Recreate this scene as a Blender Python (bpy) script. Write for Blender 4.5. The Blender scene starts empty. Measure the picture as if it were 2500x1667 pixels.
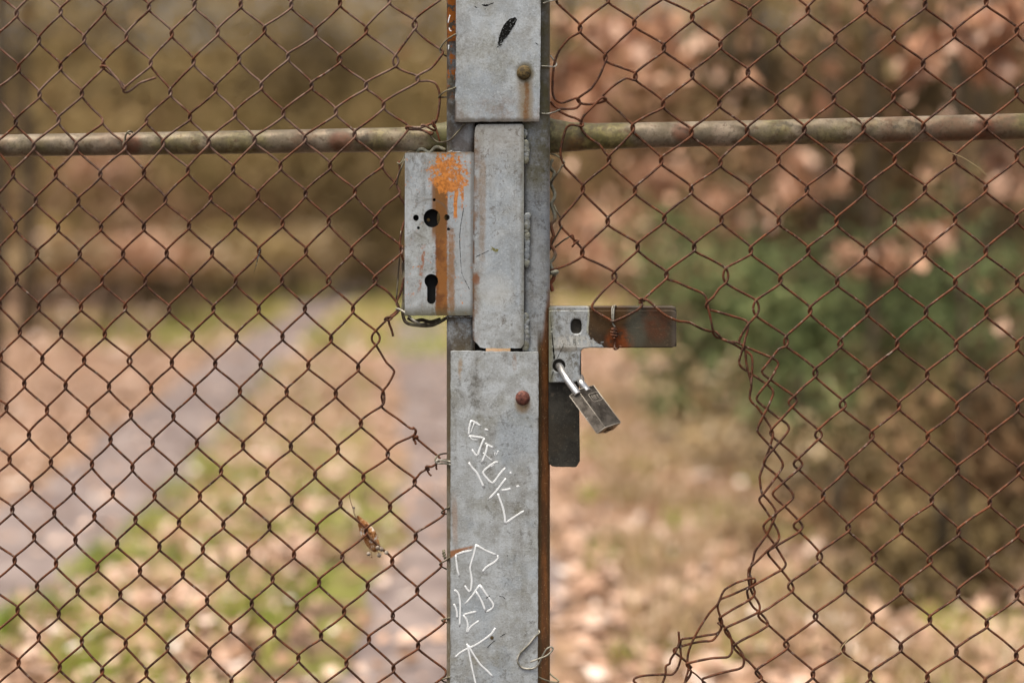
import bpy, bmesh, math, random
import numpy as np
from mathutils import Vector, Matrix

# ------------------------------------------------------------------ camera, sky, sun, exposure
S = 0.00045            # metres per photograph pixel in the gate's plane
D = 1.5625             # camera to gate
CAMH = 1.15            # camera height
VH = 560.0             # photograph row of the horizon
scene = bpy.context.scene
col = scene.collection
cam_d = bpy.data.cameras.new('camera')
cam = bpy.data.objects.new('camera', cam_d)
col.objects.link(cam)
cam.location = (0, -D, CAMH)
cam.rotation_euler = (math.radians(90), 0, 0)
cam_d.lens = 50; cam_d.sensor_width = 36
cam_d.shift_y = -(833.5 - VH) / 2500.0
cam_d.clip_start = 0.05; cam_d.clip_end = 500
cam_d.dof.use_dof = True
cam_d.dof.focus_distance = D - 0.008
cam_d.dof.aperture_fstop = 1.8
scene.camera = cam

SUN_EL, SUN_AZ = 70.0, 225.0      # azimuth clockwise from +Y
world = bpy.data.worlds.new('World'); scene.world = world
world.use_nodes = True
wn = world.node_tree; wn.nodes.clear()
sky = wn.nodes.new('ShaderNodeTexSky'); sky.sky_type = 'NISHITA'; sky.sun_disc = False
sky.sun_elevation = math.radians(SUN_EL); sky.sun_rotation = math.radians(SUN_AZ)
sky.air_density = 1.0; sky.dust_density = 4.0; sky.ozone_density = 0.6
hs = wn.nodes.new('ShaderNodeHueSaturation'); hs.inputs['Saturation'].default_value = 0.22
bg = wn.nodes.new('ShaderNodeBackground'); bg.inputs['Strength'].default_value = 0.085
wo = wn.nodes.new('ShaderNodeOutputWorld')
wn.links.new(sky.outputs[0], hs.inputs['Color']); wn.links.new(hs.outputs[0], bg.inputs['Color'])
wn.links.new(bg.outputs[0], wo.inputs['Surface'])
sun_d = bpy.data.lights.new('sun', 'SUN'); sun_d.energy = 2.3; sun_d.angle = math.radians(40)
sun_d.color = (1.0, 0.87, 0.69)
sun = bpy.data.objects.new('sun', sun_d); col.objects.link(sun)
az, el = math.radians(SUN_AZ), math.radians(SUN_EL)
sdir = Vector((math.sin(az) * math.cos(el), math.cos(az) * math.cos(el), math.sin(el)))
sun.rotation_euler = sdir.to_track_quat('Z', 'Y').to_euler()
sun.location = (0, 0, 12)
scene.view_settings.view_transform = 'Standard'
scene.view_settings.look = 'None'
scene.view_settings.exposure = 1.14
scene.view_settings.gamma = 1.0
scene.render.resolution_x = 1024; scene.render.resolution_y = 682

# ------------------------------------------------------------------ helpers
def P(u, v, y=0.0):
    k = S * (D + y) / D
    return Vector(((u - 1250) * k, y, CAMH + (VH - v) * k))

def BX(u, d):           # world x for a photograph column at distance d from the camera
    return (u - 1250) * S * d / D

def tag(o, label=None, cat=None, group=None, kind=None):
    if label: o['label'] = label
    if cat: o['category'] = cat
    if group: o['group'] = group
    if kind: o['kind'] = kind
    return o

def thing(name, label, cat, loc, group=None):
    o = bpy.data.objects.new(name, None); col.objects.link(o)
    o.location = loc; o.empty_display_size = 0.05
    return tag(o, label, cat, group)

def link_mesh(name, me, mat, parent=None, label=None, smooth=True):
    o = bpy.data.objects.new(name, me); col.objects.link(o)
    if mat: me.materials.append(mat)
    if smooth: me.polygons.foreach_set('use_smooth', [True] * len(me.polygons))
    if parent:
        o.parent = parent
        p = parent; off = Vector((0, 0, 0))
        while p: off += Vector(p.location); p = p.parent
        o.location = -off
    if label: o['label'] = label
    return o

class MB:
    """collects geometry in world coordinates, links it as one mesh object"""
    def __init__(s): s.v = []; s.f = []
    def add(s, vs, fs):
        b = len(s.v); s.v.extend([tuple(p) for p in vs]); s.f.extend([tuple(i + b for i in f) for f in fs])
    def build(s, name, mat, parent=None, label=None, smooth=True):
        me = bpy.data.meshes.new(name); me.from_pydata(s.v, [], s.f); me.update()
        return link_mesh(name, me, mat, parent, label, smooth)

def quads_mesh(name, V, mat, parent=None, label=None, nper=4):
    """V: (n, nper, 3) array of separate faces"""
    n = len(V); me = bpy.data.meshes.new(name)
    me.vertices.add(n * nper); me.vertices.foreach_set('co', np.ascontiguousarray(V, dtype=np.float32).ravel())
    me.loops.add(n * nper); me.loops.foreach_set('vertex_index', np.arange(n * nper, dtype=np.int32))
    me.polygons.add(n); me.polygons.foreach_set('loop_start', np.arange(0, n * nper, nper, dtype=np.int32))
    try: me.polygons.foreach_set('loop_total', np.full(n, nper, dtype=np.int32))
    except Exception: pass
    me.update(calc_edges=True)
    return link_mesh(name, me, mat, parent, label, smooth=False)

def cr(pts, n=4):
    """Catmull-Rom through 3-D points"""
    pts = [Vector(p) for p in pts]
    if len(pts) < 3: 
        return [pts[0].lerp(pts[-1], i / n) for i in range(n + 1)]
    out = []
    for i in range(len(pts) - 1):
        p0 = pts[i - 1] if i else pts[0] * 2 - pts[1]
        p1, p2 = pts[i], pts[i + 1]
        p3 = pts[i + 2] if i + 2 < len(pts) else p2 * 2 - p1
        # centripetal-ish: limit tangents
        d = (p2 - p1).length
        m1 = (p2 - p0); m2 = (p3 - p1)
        m1 = m1.normalized() * d if m1.length > 0 else m1
        m2 = m2.normalized() * d if m2.length > 0 else m2
        for k in range(n):
            t = k / n; t2 = t * t; t3 = t2 * t
            out.append(p1 * (2*t3 - 3*t2 + 1) + m1 * (t3 - 2*t2 + t) * 0.8 + p2 * (-2*t3 + 3*t2) + m2 * (t3 - t2) * 0.8)
    out.append(pts[-1])
    return out

def tube(mb, pts, r, sides=7, cap=True, flat=1.0):
    """sweep; r number or list; flat squashes along world y"""
    n = len(pts)
    if n < 2: return
    rs = r if isinstance(r, (list, tuple)) else [r] * n
    t = (pts[1] - pts[0]).normalized()
    a = Vector((0, 1, 0)) if abs(t.y) < 0.9 else Vector((1, 0, 0))
    nrm = (a - t * a.dot(t)).normalized()
    vs, fs = [], []
    for i in range(n):
        if i == 0: t = pts[1] - pts[0]
        elif i == n - 1: t = pts[-1] - pts[-2]
        else: t = pts[i + 1] - pts[i - 1]
        if t.length < 1e-9: t = Vector((0, 0, -1))
        t.normalize()
        nrm = nrm - t * nrm.dot(t)
        if nrm.length < 1e-6: nrm = t.orthogonal()
        nrm.normalize(); b = t.cross(nrm)
        for k in range(sides):
            an = 2 * math.pi * k / sides
            o = (nrm * math.cos(an) + b * math.sin(an)) * rs[i]
            if flat != 1.0: o.y *= flat
            vs.append(pts[i] + o)
    for i in range(n - 1):
        for k in range(sides):
            k2 = (k + 1) % sides
            fs.append((i*sides + k, i*sides + k2, (i+1)*sides + k2, (i+1)*sides + k))
    if cap:
        fs.append(tuple(range(sides - 1, -1, -1))); fs.append(tuple((n-1)*sides + k for k in range(sides)))
    mb.add(vs, fs)

def slab(outline, holes, y0, y1):
    """flat plate from a photograph-pixel outline, with holes, between depths y0 (front) and y1"""
    bm = bmesh.new(); edges = []
    for loop in [outline] + holes:
        vs = [bm.verts.new(P(u, v, y0)) for u, v in loop]
        for i in range(len(vs)): edges.append(bm.edges.new((vs[i], vs[(i + 1) % len(vs)])))
    r = bmesh.ops.triangle_fill(bm, use_beauty=True, use_dissolve=False, edges=edges)
    faces = [f for f in bm.faces]
    bmesh.ops.recalc_face_normals(bm, faces=faces)
    for f in faces:
        f.normal_update()
    if sum(f.normal.y for f in faces) > 0:
        bmesh.ops.reverse_faces(bm, faces=faces)
    ex = bmesh.ops.extrude_face_region(bm, geom=faces)
    nv = [g for g in ex['geom'] if isinstance(g, bmesh.types.BMVert)]
    for v in nv: v.co.y += (y1 - y0)
    # the extruded copy is the back: fix normals
    bmesh.ops.recalc_face_normals(bm, faces=list(bm.faces))
    return bm

def bm_obj(name, bm, mat, parent=None, label=None, bevel=0.0, smooth=False, seg=2):
    me = bpy.data.meshes.new(name); bm.to_mesh(me); bm.free()
    o = link_mesh(name, me, mat, parent, label, smooth=smooth)
    if bevel > 0:
        m = o.modifiers.new('bevel', 'BEVEL'); m.width = bevel; m.segments = seg; m.limit_method = 'ANGLE'
        m.angle_limit = math.radians(40)
    return o

def circ(cu, cv, ru, rv=None, n=32, rot=0):
    rv = rv or ru
    return [(cu + ru * math.cos(2*math.pi*i/n + rot), cv + rv * math.sin(2*math.pi*i/n + rot)) for i in range(n)]

def rough_line(u0, v0, u1, v1, amp, step, rng):
    n = max(2, int(math.hypot(u1-u0, v1-v0) / step)); out = []
    L = math.hypot(u1-u0, v1-v0); nx, ny = -(v1-v0)/L, (u1-u0)/L
    for i in range(n):
        t = i / n; j = rng.uniform(-amp, amp) if i else 0
        out.append((u0 + (u1-u0)*t + nx*j, v0 + (v1-v0)*t + ny*j))
    return out

def rr_prism(mb, u0, u1, y0, y1, v0, v1, rad, n=4, vsteps=1):
    """upright tube with a rounded rectangular section; u limits measured at its front face"""
    a, b = P(u0, v0, y0), P(u1, v1, y0)
    x0, x1, z0, z1 = a.x, b.x, a.z, b.z
    prof = []
    for cx, cy, st in ((x0+rad, y0+rad, 180), (x1-rad, y0+rad, 270), (x1-rad, y1-rad, 0), (x0+rad, y1-rad, 90)):
        for k in range(n + 1):
            an = math.radians(st + 90 * k / n); prof.append((cx + rad*math.cos(an), cy + rad*math.sin(an)))
    m = len(prof); vs = []; fs = []
    for j in range(vsteps + 1):
        z = z0 + (z1 - z0) * j / vsteps
        vs += [(x, y, z) for x, y in prof]
    for j in range(vsteps):
        for i in range(m): fs.append((j*m+i, j*m+(i+1) % m, (j+1)*m+(i+1) % m, (j+1)*m+i))
    fs.append(tuple(range(m))); fs.append(tuple(vsteps*m + i for i in range(m-1, -1, -1)))
    mb.add(vs, fs)

def ball(mb, c, r, seg=12, rings=8, sc=(1,1,1), jit=0, rng=random):
    vs = [Vector((0,0,1))]; fs = []
    for i in range(1, rings):
        th = math.pi * i / rings
        for k in range(seg):
            ph = 2*math.pi*k/seg; vs.append(Vector((math.sin(th)*math.cos(ph), math.sin(th)*math.sin(ph), math.cos(th))))
    vs.append(Vector((0,0,-1)))
    for k in range(seg): fs.append((0, 1+k, 1+(k+1) % seg))
    for i in range(rings-2):
        for k in range(seg):
            a = 1+i*seg+k; b = 1+i*seg+(k+1) % seg; fs.append((a, a+seg, b+seg, b))
    l = len(vs)-1
    for k in range(seg): fs.append((l, 1+(rings-2)*seg+(k+1) % seg, 1+(rings-2)*seg+k))
    mb.add([Vector(c) + Vector((p.x*sc[0], p.y*sc[1], p.z*sc[2])) * (r * (1 + rng.uniform(-jit, jit))) for p in vs], fs)

# ------------------------------------------------------------------ node expressions
class E:
    nt = None
    def __init__(s, x): s.x = x
    @staticmethod
    def m(op, *a, clamp=False):
        n = E.nt.nodes.new('ShaderNodeMath'); n.operation = op; n.use_clamp = clamp
        for i, q in enumerate(a):
            q = q.x if isinstance(q, E) else q
            if isinstance(q, (int, float)): n.inputs[i].default_value = q
            else: E.nt.links.new(q, n.inputs[i])
        return E(n.outputs[0])
    def __add__(a, b): return E.m('ADD', a, b)
    __radd__ = __add__
    def __sub__(a, b): return E.m('SUBTRACT', a, b)
    def __rsub__(a, b): return E.m('SUBTRACT', b, a)
    def __mul__(a, b): return E.m('MULTIPLY', a, b)
    __rmul__ = __mul__
    def __truediv__(a, b): return E.m('DIVIDE', a, b)
def eabs(a): return E.m('ABSOLUTE', a)
def emax(a, b): return E.m('MAXIMUM', a, b)
def emin(a, b): return E.m('MINIMUM', a, b)
def sat(a): return E.m('ADD', a, 0.0, clamp=True)
def ss(a, b, x):
    n = E.nt.nodes.new('ShaderNodeMapRange'); n.interpolation_type = 'SMOOTHSTEP'; n.clamp = True
    inv = a > b
    n.inputs['From Min'].default_value = min(a, b); n.inputs['From Max'].default_value = max(a, b)
    n.inputs['To Min'].default_value = 1 if inv else 0; n.inputs['To Max'].default_value = 0 if inv else 1
    E.nt.links.new(x.x, n.inputs['Value']); return E(n.outputs['Result'])
def vec(sx=1, sy=1, sz=1, off=0):
    tc = E.nt.nodes.new('ShaderNodeTexCoord'); mp = E.nt.nodes.new('ShaderNodeMapping')
    mp.inputs['Scale'].default_value = (sx, sy, sz); mp.inputs['Location'].default_value = (off, off*0.7, off*1.3)
    E.nt.links.new(tc.outputs['Object'], mp.inputs[0]); return mp.outputs[0]
def noise(scale, detail=4, rough=0.55, st=(1,1,1), off=0, dist=0):
    n = E.nt.nodes.new('ShaderNodeTexNoise'); n.inputs['Scale'].default_value = scale
    n.inputs['Detail'].default_value = detail; n.inputs['Roughness'].default_value = rough
    n.inputs['Distortion'].default_value = dist
    E.nt.links.new(vec(*st, off=off), n.inputs['Vector']); return E(n.outputs['Fac'])
def voro(scale, off=0, rnd=1.0):
    n = E.nt.nodes.new('ShaderNodeTexVoronoi'); n.inputs['Scale'].default_value = scale
    n.inputs['Randomness'].default_value = rnd
    E.nt.links.new(vec(off=off), n.inputs['Vector']); return E(n.outputs['Distance'])
def UV():
    tc = E.nt.nodes.new('ShaderNodeTexCoord'); sp = E.nt.nodes.new('ShaderNodeSeparateXYZ')
    E.nt.links.new(tc.outputs['Object'], sp.inputs[0])
    x, y, z = (E(sp.outputs[i]) for i in range(3))
    return x / S + 1250.0, (CAMH - z) / S + VH, y
def mixc(f, a, b):
    n = E.nt.nodes.new('ShaderNodeMix'); n.data_type = 'RGBA'
    for q, s in ((f, n.inputs['Factor']), (a, n.inputs['A']), (b, n.inputs['B'])):
        q = q.x if isinstance(q, E) else q
        if isinstance(q, tuple): s.default_value = (*q, 1) if len(q) == 3 else q
        elif isinstance(q, (int, float)): s.default_value = q
        else: E.nt.links.new(q, s)
    return E(n.outputs['Result'])
def island():
    g = E.nt.nodes.new('ShaderNodeNewGeometry'); return E(g.outputs['Random Per Island'])
def ramp(f, stops):
    n = E.nt.nodes.new('ShaderNodeValToRGB'); r = n.color_ramp
    while len(r.elements) < len(stops): r.elements.new(0.5)
    for e, (p, c) in zip(r.elements, stops): e.position = p; e.color = (*c, 1)
    E.nt.links.new(f.x, n.inputs[0]); return E(n.outputs[0])
def band(x, c, w, soft):       # 1 inside |x-c|<w
    return ss(w + soft, w, eabs(x - c))
def spot(u, v, cu, cv, ru, rv, soft=0.5):
    d = ((u - cu) / ru) * ((u - cu) / ru) + ((v - cv) / rv) * ((v - cv) / rv)
    return ss(1.0 + soft, 1.0 - soft, d)

def mat(name, fn, rough=0.6, metal=0.0, spec=0.28, bump=None):
    m = bpy.data.materials.new(name); m.use_nodes = True
    nt = m.node_tree; b = nt.nodes['Principled BSDF']; E.nt = nt
    r = fn()
    c = r; ro = None; h = None; me = None
    if isinstance(r, dict): c = r['c']; ro = r.get('r'); h = r.get('h'); me = r.get('m')
    if isinstance(c, tuple): b.inputs['Base Color'].default_value = (*c, 1)
    else: nt.links.new(c.x, b.inputs['Base Color'])
    b.inputs['Roughness'].default_value = rough; b.inputs['Metallic'].default_value = metal
    b.inputs['Specular IOR Level'].default_value = spec
    if ro is not None: nt.links.new(ro.x, b.inputs['Roughness'])
    if me is not None: nt.links.new(me.x, b.inputs['Metallic'])
    if h is not None:
        bn = nt.nodes.new('ShaderNodeBump'); bn.inputs['Distance'].default_value = bump or 0.001
        bn.inputs['Strength'].default_value = 1.0
        nt.links.new(h.x, bn.inputs['Height']); nt.links.new(bn.outputs[0], b.inputs['Normal'])
    return m

def boxpx(mb, u0, u1, v0, v1, y0, y1):
    a, b = P(u0, v0, y0), P(u1, v1, y0)
    vs = [(x, y, z) for y in (y0, y1) for z in (a.z, b.z) for x in (a.x, b.x)]
    mb.add(vs, [(0, 1, 3, 2), (5, 4, 6, 7), (4, 5, 1, 0), (2, 3, 7, 6), (4, 0, 2, 6), (1, 5, 7, 3)])

# ------------------------------------------------------------------ materials of the gate
def galv(u, v, light=1.0, dirt=0.5, moss=0.3, off=0.0):
    big = noise(14, 5, 0.6, off=off); mid = noise(55, 6, 0.65, off=off+3, dist=0.4)
    c = mixc(ss(0.38, 0.62, mid), (0.345*light, 0.36*light, 0.365*light), (0.475*light, 0.51*light, 0.54*light))
    c = mixc(ss(0.46, 0.62, big) * 0.5, c, (0.30*light, 0.355*light, 0.42*light))
    run = noise(60, 4, 0.6, st=(1, 1, 0.10), off=off+11)          # runs down the face
    c = mixc(ss(0.50, 0.66, run) * 0.5 * dirt, c, (0.15, 0.125, 0.085))
    pit = noise(170, 5, 0.75, off=off+7)
    c = mixc(ss(0.54, 0.62, pit) * (ss(0.45, 0.58, noise(18, 4, off=off+20))) * dirt * 0.95, c, (0.09, 0.082, 0.068))
    c = mixc(ss(0.50, 0.66, noise(26, 5, 0.7, off=off+31)) * moss, c, (0.18, 0.165, 0.085))
    grain = noise(520, 3, 0.8, off=off)
    c = mixc(ss(0.52, 0.64, grain) * 0.34, c, (0.12, 0.115, 0.105))
    c = mixc(ss(0.54, 0.66, noise(430, 3, 0.8, off=off+5)) * 0.40, c, (0.60, 0.64, 0.67))
    return c, mid, grain
def grainy(b, k=0.35, sc=230, off=0):
    return ss(0.0, 0.75, b + (noise(sc, 5, 0.78, off=off) - 0.5) * 1.5 - k * 0.6)
RUST_A, RUST_B, RUST_D = (0.13, 0.045, 0.012), (0.24, 0.095, 0.022), (0.07, 0.028, 0.012)
def rustcol(off=0):
    n = noise(120, 5, 0.7, off=off+40)
    return mixc(ss(0.35, 0.7, n), RUST_A, RUST_B)
WHITE = (0.74, 0.74, 0.72)

def f_upper():
    u, v, y = UV(); c, mid, g = galv(u, v, 0.98, 0.35, 0.25, 0)
    # rust run under the bolt
    wob = noise(50, 3, off=8) * 10.0 - 5.0
    c = mixc(band(u + wob, 1283, 8, 14) * ss(190, 225, v) * ss(340, 280, v) * 0.6, c, (0.22, 0.16, 0.07))
    c = mixc(grainy(band(u + wob, 1284, 1, 12) * ss(188, 215, v) * ss(345, 280, v) * ss(0.2, 0.5, noise(60, 4, st=(1, 1, 0.3))), 0.3) * 0.9, c, (0.17, 0.062, 0.010))
    c = mixc(0.0 * band(u + wob, 1284, 3, 9) * ss(190, 225, v) * ss(330, 270, v) * (ss(0.3, 0.6, noise(60, 5, 0.7, st=(1, 1, 0.3))) * 0.4 + 0.6), c, (0.19, 0.068, 0.009))
    c = mixc(band(u + wob, 1281, 16, 9) * ss(170, 200, v) * 0.3, c, (0.2, 0.13, 0.06))
    c = mixc(spot(u, v, 1281, 182, 21, 24, 0.6) * 0.85, c, (0.10, 0.075, 0.025))
    n = noise(30, 6, 0.75, off=2)
    c = mixc(ss(0.45, 0.62, n) * ss(225, 262, v) * 0.5, c, (0.19, 0.125, 0.085))
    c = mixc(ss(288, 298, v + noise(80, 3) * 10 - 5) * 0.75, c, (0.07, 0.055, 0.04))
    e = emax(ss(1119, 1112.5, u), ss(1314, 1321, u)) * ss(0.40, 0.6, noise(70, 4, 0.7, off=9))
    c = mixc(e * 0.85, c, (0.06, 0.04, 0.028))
    return dict(c=c, h=mid * 0.7 + g * 0.25)
def f_lower():
    u, v, y = UV(); c, mid, g = galv(u, v, 1.0, 0.5, 0.25, 50)
    c = mixc(ss(0.5, 0.66, noise(60, 6, 0.75, off=60)) * spot(u, v, 1130, 950, 55, 60, 0.7) * 0.7, c, (0.09, 0.085, 0.07))
    c = mixc(spot(u, v, 1276, 978, 18, 24, 0.8) * 0.8, c, (0.20, 0.12, 0.04))
    c = mixc(spot(u, v, 1126, 895, 6, 24, 0.9) * 0.6 * ss(0.4, 0.6, noise(90, 4)), c, (0.30, 0.18, 0.07))
    c = mixc(spot(u, v, 1256, 880, 5, 20, 0.9) * 0.6 * ss(0.4, 0.6, noise(90, 4, off=3)), c, (0.25, 0.14, 0.07))
    # orange wedge on the left edge
    top = (u - 1100) * -0.22 + 1332; lo = (u - 1100) * -0.62 + 1352
    w = ss(-2, 4, v - top) * ss(4, -3, v - emax(lo, top + 7)) * ss(1162, 1150, u)
    c = mixc(w * ss(0.25, 0.45, noise(90, 5, 0.7)) * 0.9, c, (0.30, 0.115, 0.03))
    c = mixc(ss(0.5, 0.7, noise(25, 5, 0.6, off=71)) * ss(1400, 1620, v) * 0.45, c, (0.20, 0.17, 0.09))
    c = mixc(band(u + noise(20, 3) * 18, 1121, 3, 7) * ss(1180, 1240, v) * ss(1340, 1290, v) * 0.5, c, (0.33, 0.20, 0.12))
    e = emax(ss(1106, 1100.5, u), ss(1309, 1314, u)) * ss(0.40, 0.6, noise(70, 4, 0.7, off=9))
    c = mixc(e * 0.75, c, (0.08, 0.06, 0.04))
    return dict(c=c, h=mid * 0.8 + g * 0.45 + noise(25, 4, off=4))
def f_strip():
    u, v, y = UV(); c, mid, g = galv(u, v, 0.98, 0.45, 0.2, 90)
    c = mixc(ss(470, 300, v) * 0.40, c, (0.27, 0.235, 0.19))
    wob = noise(25, 4, off=8) * 14.0 - 7.0
    c = mixc(grainy(band(u + wob, 1178, 3, 13) * ss(330, 420, v) * ss(760, 560, v) * 0.85, 0.45, off=24) * 0.5, c, (0.24, 0.14, 0.055))
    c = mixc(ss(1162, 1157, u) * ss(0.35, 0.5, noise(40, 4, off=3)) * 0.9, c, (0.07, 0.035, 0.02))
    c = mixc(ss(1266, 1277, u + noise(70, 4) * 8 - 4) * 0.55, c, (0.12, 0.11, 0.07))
    c = mixc(ss(0.57, 0.62, noise(120, 5, 0.75, st=(1, 1, 0.8), off=45, dist=1.5)) * ss(0.45, 0.55, noise(12, 3, off=5)) * 0.6, c, (0.12, 0.10, 0.08))
    c = mixc(ss(1178, 1159, u + wob) * ss(0.42, 0.62, noise(45, 5, 0.7, off=12)) * 0.75, c, (0.18, 0.10, 0.05))
    c = mixc(spot(u, v, 1268, 425, 7, 32, 0.5) * ss(0.4, 0.55, noise(60, 4)) * 0.8, c, (0.085, 0.06, 0.04))
    c = mixc(spot(u, v, 1165, 680, 9, 14, 0.7) * ss(0.4, 0.55, noise(120, 4)) * 0.9, c, (0.20, 0.085, 0.04))
    c = mixc(spot(u, v, 1212, 606, 13, 9, 0.8) * ss(0.5, 0.58, noise(200, 4)), c, (0.16, 0.15, 0.035))
    c = mixc(spot(u, v, 1210, 705, 42, 40, 0.7) * 0.4, c, (0.50, 0.51, 0.50))
    return dict(c=c, h=mid + g * 0.25)
def f_case():
    u, v, y = UV(); c, mid, g = galv(u, v, 0.95, 0.6, 0.25, 130)
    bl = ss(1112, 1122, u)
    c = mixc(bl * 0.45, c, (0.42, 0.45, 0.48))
    arcs = noise(40, 3, st=(1, 1, 2.2), off=5); 
    c = mixc(ss(0.5, 0.62, noise(260, 3, st=(1, 1, 0.35), dist=0.8)) * ss(470, 380, v) * ss(1060, 1010, u) * 0.5, c, (0.10, 0.09, 0.08))
    wob = noise(14, 3, off=8) * 8.0 - 4.0
    n = ss(0.3, 0.6, noise(50, 5, 0.7, st=(1, 1, 0.3)))
    c = mixc(grainy(band(u + wob, 1080, 8, 12) * ss(400, 470, v) * (n * 0.25 + 0.95), 0.22, off=4) * 0.97, c, mixc(ss(0.42, 0.58, noise(80, 4)), (0.16, 0.055, 0.010), (0.27, 0.105, 0.022)))
    c = mixc(band(u + wob, 1074, 13, 8) * ss(425, 455, v) * ss(600, 560, v) * 0.9, c, (0.19, 0.085, 0.025))
    c = mixc(grainy(band(u + wob * 1.5, 1104, 3, 13) * ss(500, 600, v) * (n * 0.6 + 0.3), 0.38, off=14) * 0.8, c, (0.26, 0.12, 0.035))
    c = mixc(band(u + (v - 600) * 0.12 + wob, 1038, 2, 4) * ss(590, 610, v) * ss(720, 690, v) * ss(0.42, 0.55, noise(160, 4)) * 0.9, c, (0.30, 0.13, 0.07))
    # orange sprayed paint
    pn = noise(170, 6, 0.80, off=77, dist=0.3)
    reg = spot(u, v, 1098, 424, 46, 54, 0.98)
    pm = ss(0.0, 0.02, pn + reg * 0.185 - 0.615)
    solid = spot(u, v, 1098, 455, 28, 17, 0.9)
    pm = emax(pm, ss(0.0, 0.02, pn + solid * 0.30 - 0.63))
    drip = band(u + noise(60, 2, off=3) * 14 - 7, 1115, 3.5, 2.0) * ss(460, 468, v) * ss(538, 528, v)
    drip2 = band(u + noise(60, 2, off=9) * 12 - 6, 1130, 2.0, 1.5) * ss(430, 440, v) * ss(520, 500, v) * ss(0.42, 0.46, pn)
    pm = emax(pm, emax(drip, drip2))
    c = mixc(reg * ss(0.40, 0.6, pn) * 0.45, c, (0.30, 0.15, 0.06))
    c = mixc(pm * 0.95, c, mixc(ss(0.42, 0.58, noise(260, 5, 0.7)), (0.62, 0.23, 0.045), (0.42, 0.15, 0.03)))
    # rub ring under the handle
    dd = E.m('SQRT', (u - 1052) * (u - 1052) + (v - 535) * (v - 535))
    c = mixc(band(dd, 47, 1, 3) * ss(0.45, 0.6, noise(60, 4, off=44)) * 0.5, c, (0.12, 0.10, 0.08))
    c = mixc(ss(735, 768, v + noise(60, 4) * 20 - 10) * 0.8, c, (0.085, 0.075, 0.035))
    c = mixc(ss(384, 373, v + noise(60, 4) * 10 - 5) * ss(1040, 1060, u) * 0.7, c, (0.16, 0.11, 0.055))
    c = mixc(ss(0.56, 0.62, noise(150, 4, 0.7, st=(1, 1, 0.5), off=88, dist=1.2)) * ss(520, 440, v) * ss(1075, 1040, u) * 0.45, c, (0.13, 0.12, 0.11))
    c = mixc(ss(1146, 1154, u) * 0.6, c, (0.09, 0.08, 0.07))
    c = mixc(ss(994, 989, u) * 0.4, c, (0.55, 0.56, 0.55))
    return dict(c=c, h=mid * 0.6 + g * 0.2)
def f_postl():
    u, v, y = UV(); c, mid, g = galv(u, v, 0.66, 1.1, 0.6, 170)
    pn = noise(110, 6, 0.72, off=19)
    c = mixc(ss(0.42, 0.56, noise(55, 6, 0.75, off=2)) * 0.75, c, (0.085, 0.062, 0.04))
    up = ss(262, 200, v)
    c = mixc(up * ss(0.52, 0.56, pn + ss(140, 40, v) * 0.10) * ss(1090, 1096, u), c, (0.52, 0.17, 0.03))
    c = mixc(spot(u, v, 1130, 345, 22, 40, 0.6) * 0.35, c, (0.40, 0.40, 0.42))
    c = mixc(ss(800, 860, v) * 0.75, c, (0.085, 0.062, 0.030))
    c = mixc(ss(0.55, 0.62, noise(28, 4, st=(1, 1, 0.5), off=6)) * ss(770, 785, v) * ss(900, 860, v) * 0.7, c, (0.06, 0.05, 0.045))
    return dict(c=c, h=mid + g * 0.3)
def f_postr():
    u, v, y = UV(); c, mid, g = galv(u, v, 0.88, 0.6, 0.4, 210)
    c = mixc(ss(310, 270, v) * ss(0.25, 0.5, noise(40, 5, 0.7)) * 0.75, c, (0.13, 0.115, 0.07))
    c = mixc(ss(0.40, 0.6, noise(45, 5, 0.75, off=3)) * ss(500, 420, v) * 0.7, c, (0.14, 0.125, 0.05))
    edge = (v - 620) * -0.11 + 1345.0
    r = ss(-4, 6, u - edge) * ss(640, 760, v)
    c = mixc(r * 0.9, c, rustcol(2))
    low = ss(790, 850, v) * ss(1308, 1316, u)
    c = mixc(low, c, mixc(ss(0.38, 0.62, noise(60, 5, 0.7, st=(1, 1, 0.25))), (0.07, 0.028, 0.009), (0.15, 0.055, 0.014)))
    c = mixc(low * ss(1324, 1318, u) * 0.6, c, (0.065, 0.05, 0.02))
    c = mixc(low * ss(1331, 1339, u) * ss(1200, 1300, v) * 0.5, c, (0.06, 0.04, 0.015))
    c = mixc(low * ss(0.66, 0.72, noise(700, 2)) * 0.7, c, (0.5, 0.36, 0.2))
    return dict(c=c, h=mid + g * 0.3)
def f_weld():
    u, v, y = UV(); c, mid, g = galv(u, v, 0.62, 0.8, 0.7, 5)
    c = mixc(ss(0.45, 0.6, noise(90, 4)) * 0.6, c, (0.17, 0.16, 0.09))
    return dict(c=c, h=mid)
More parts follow.
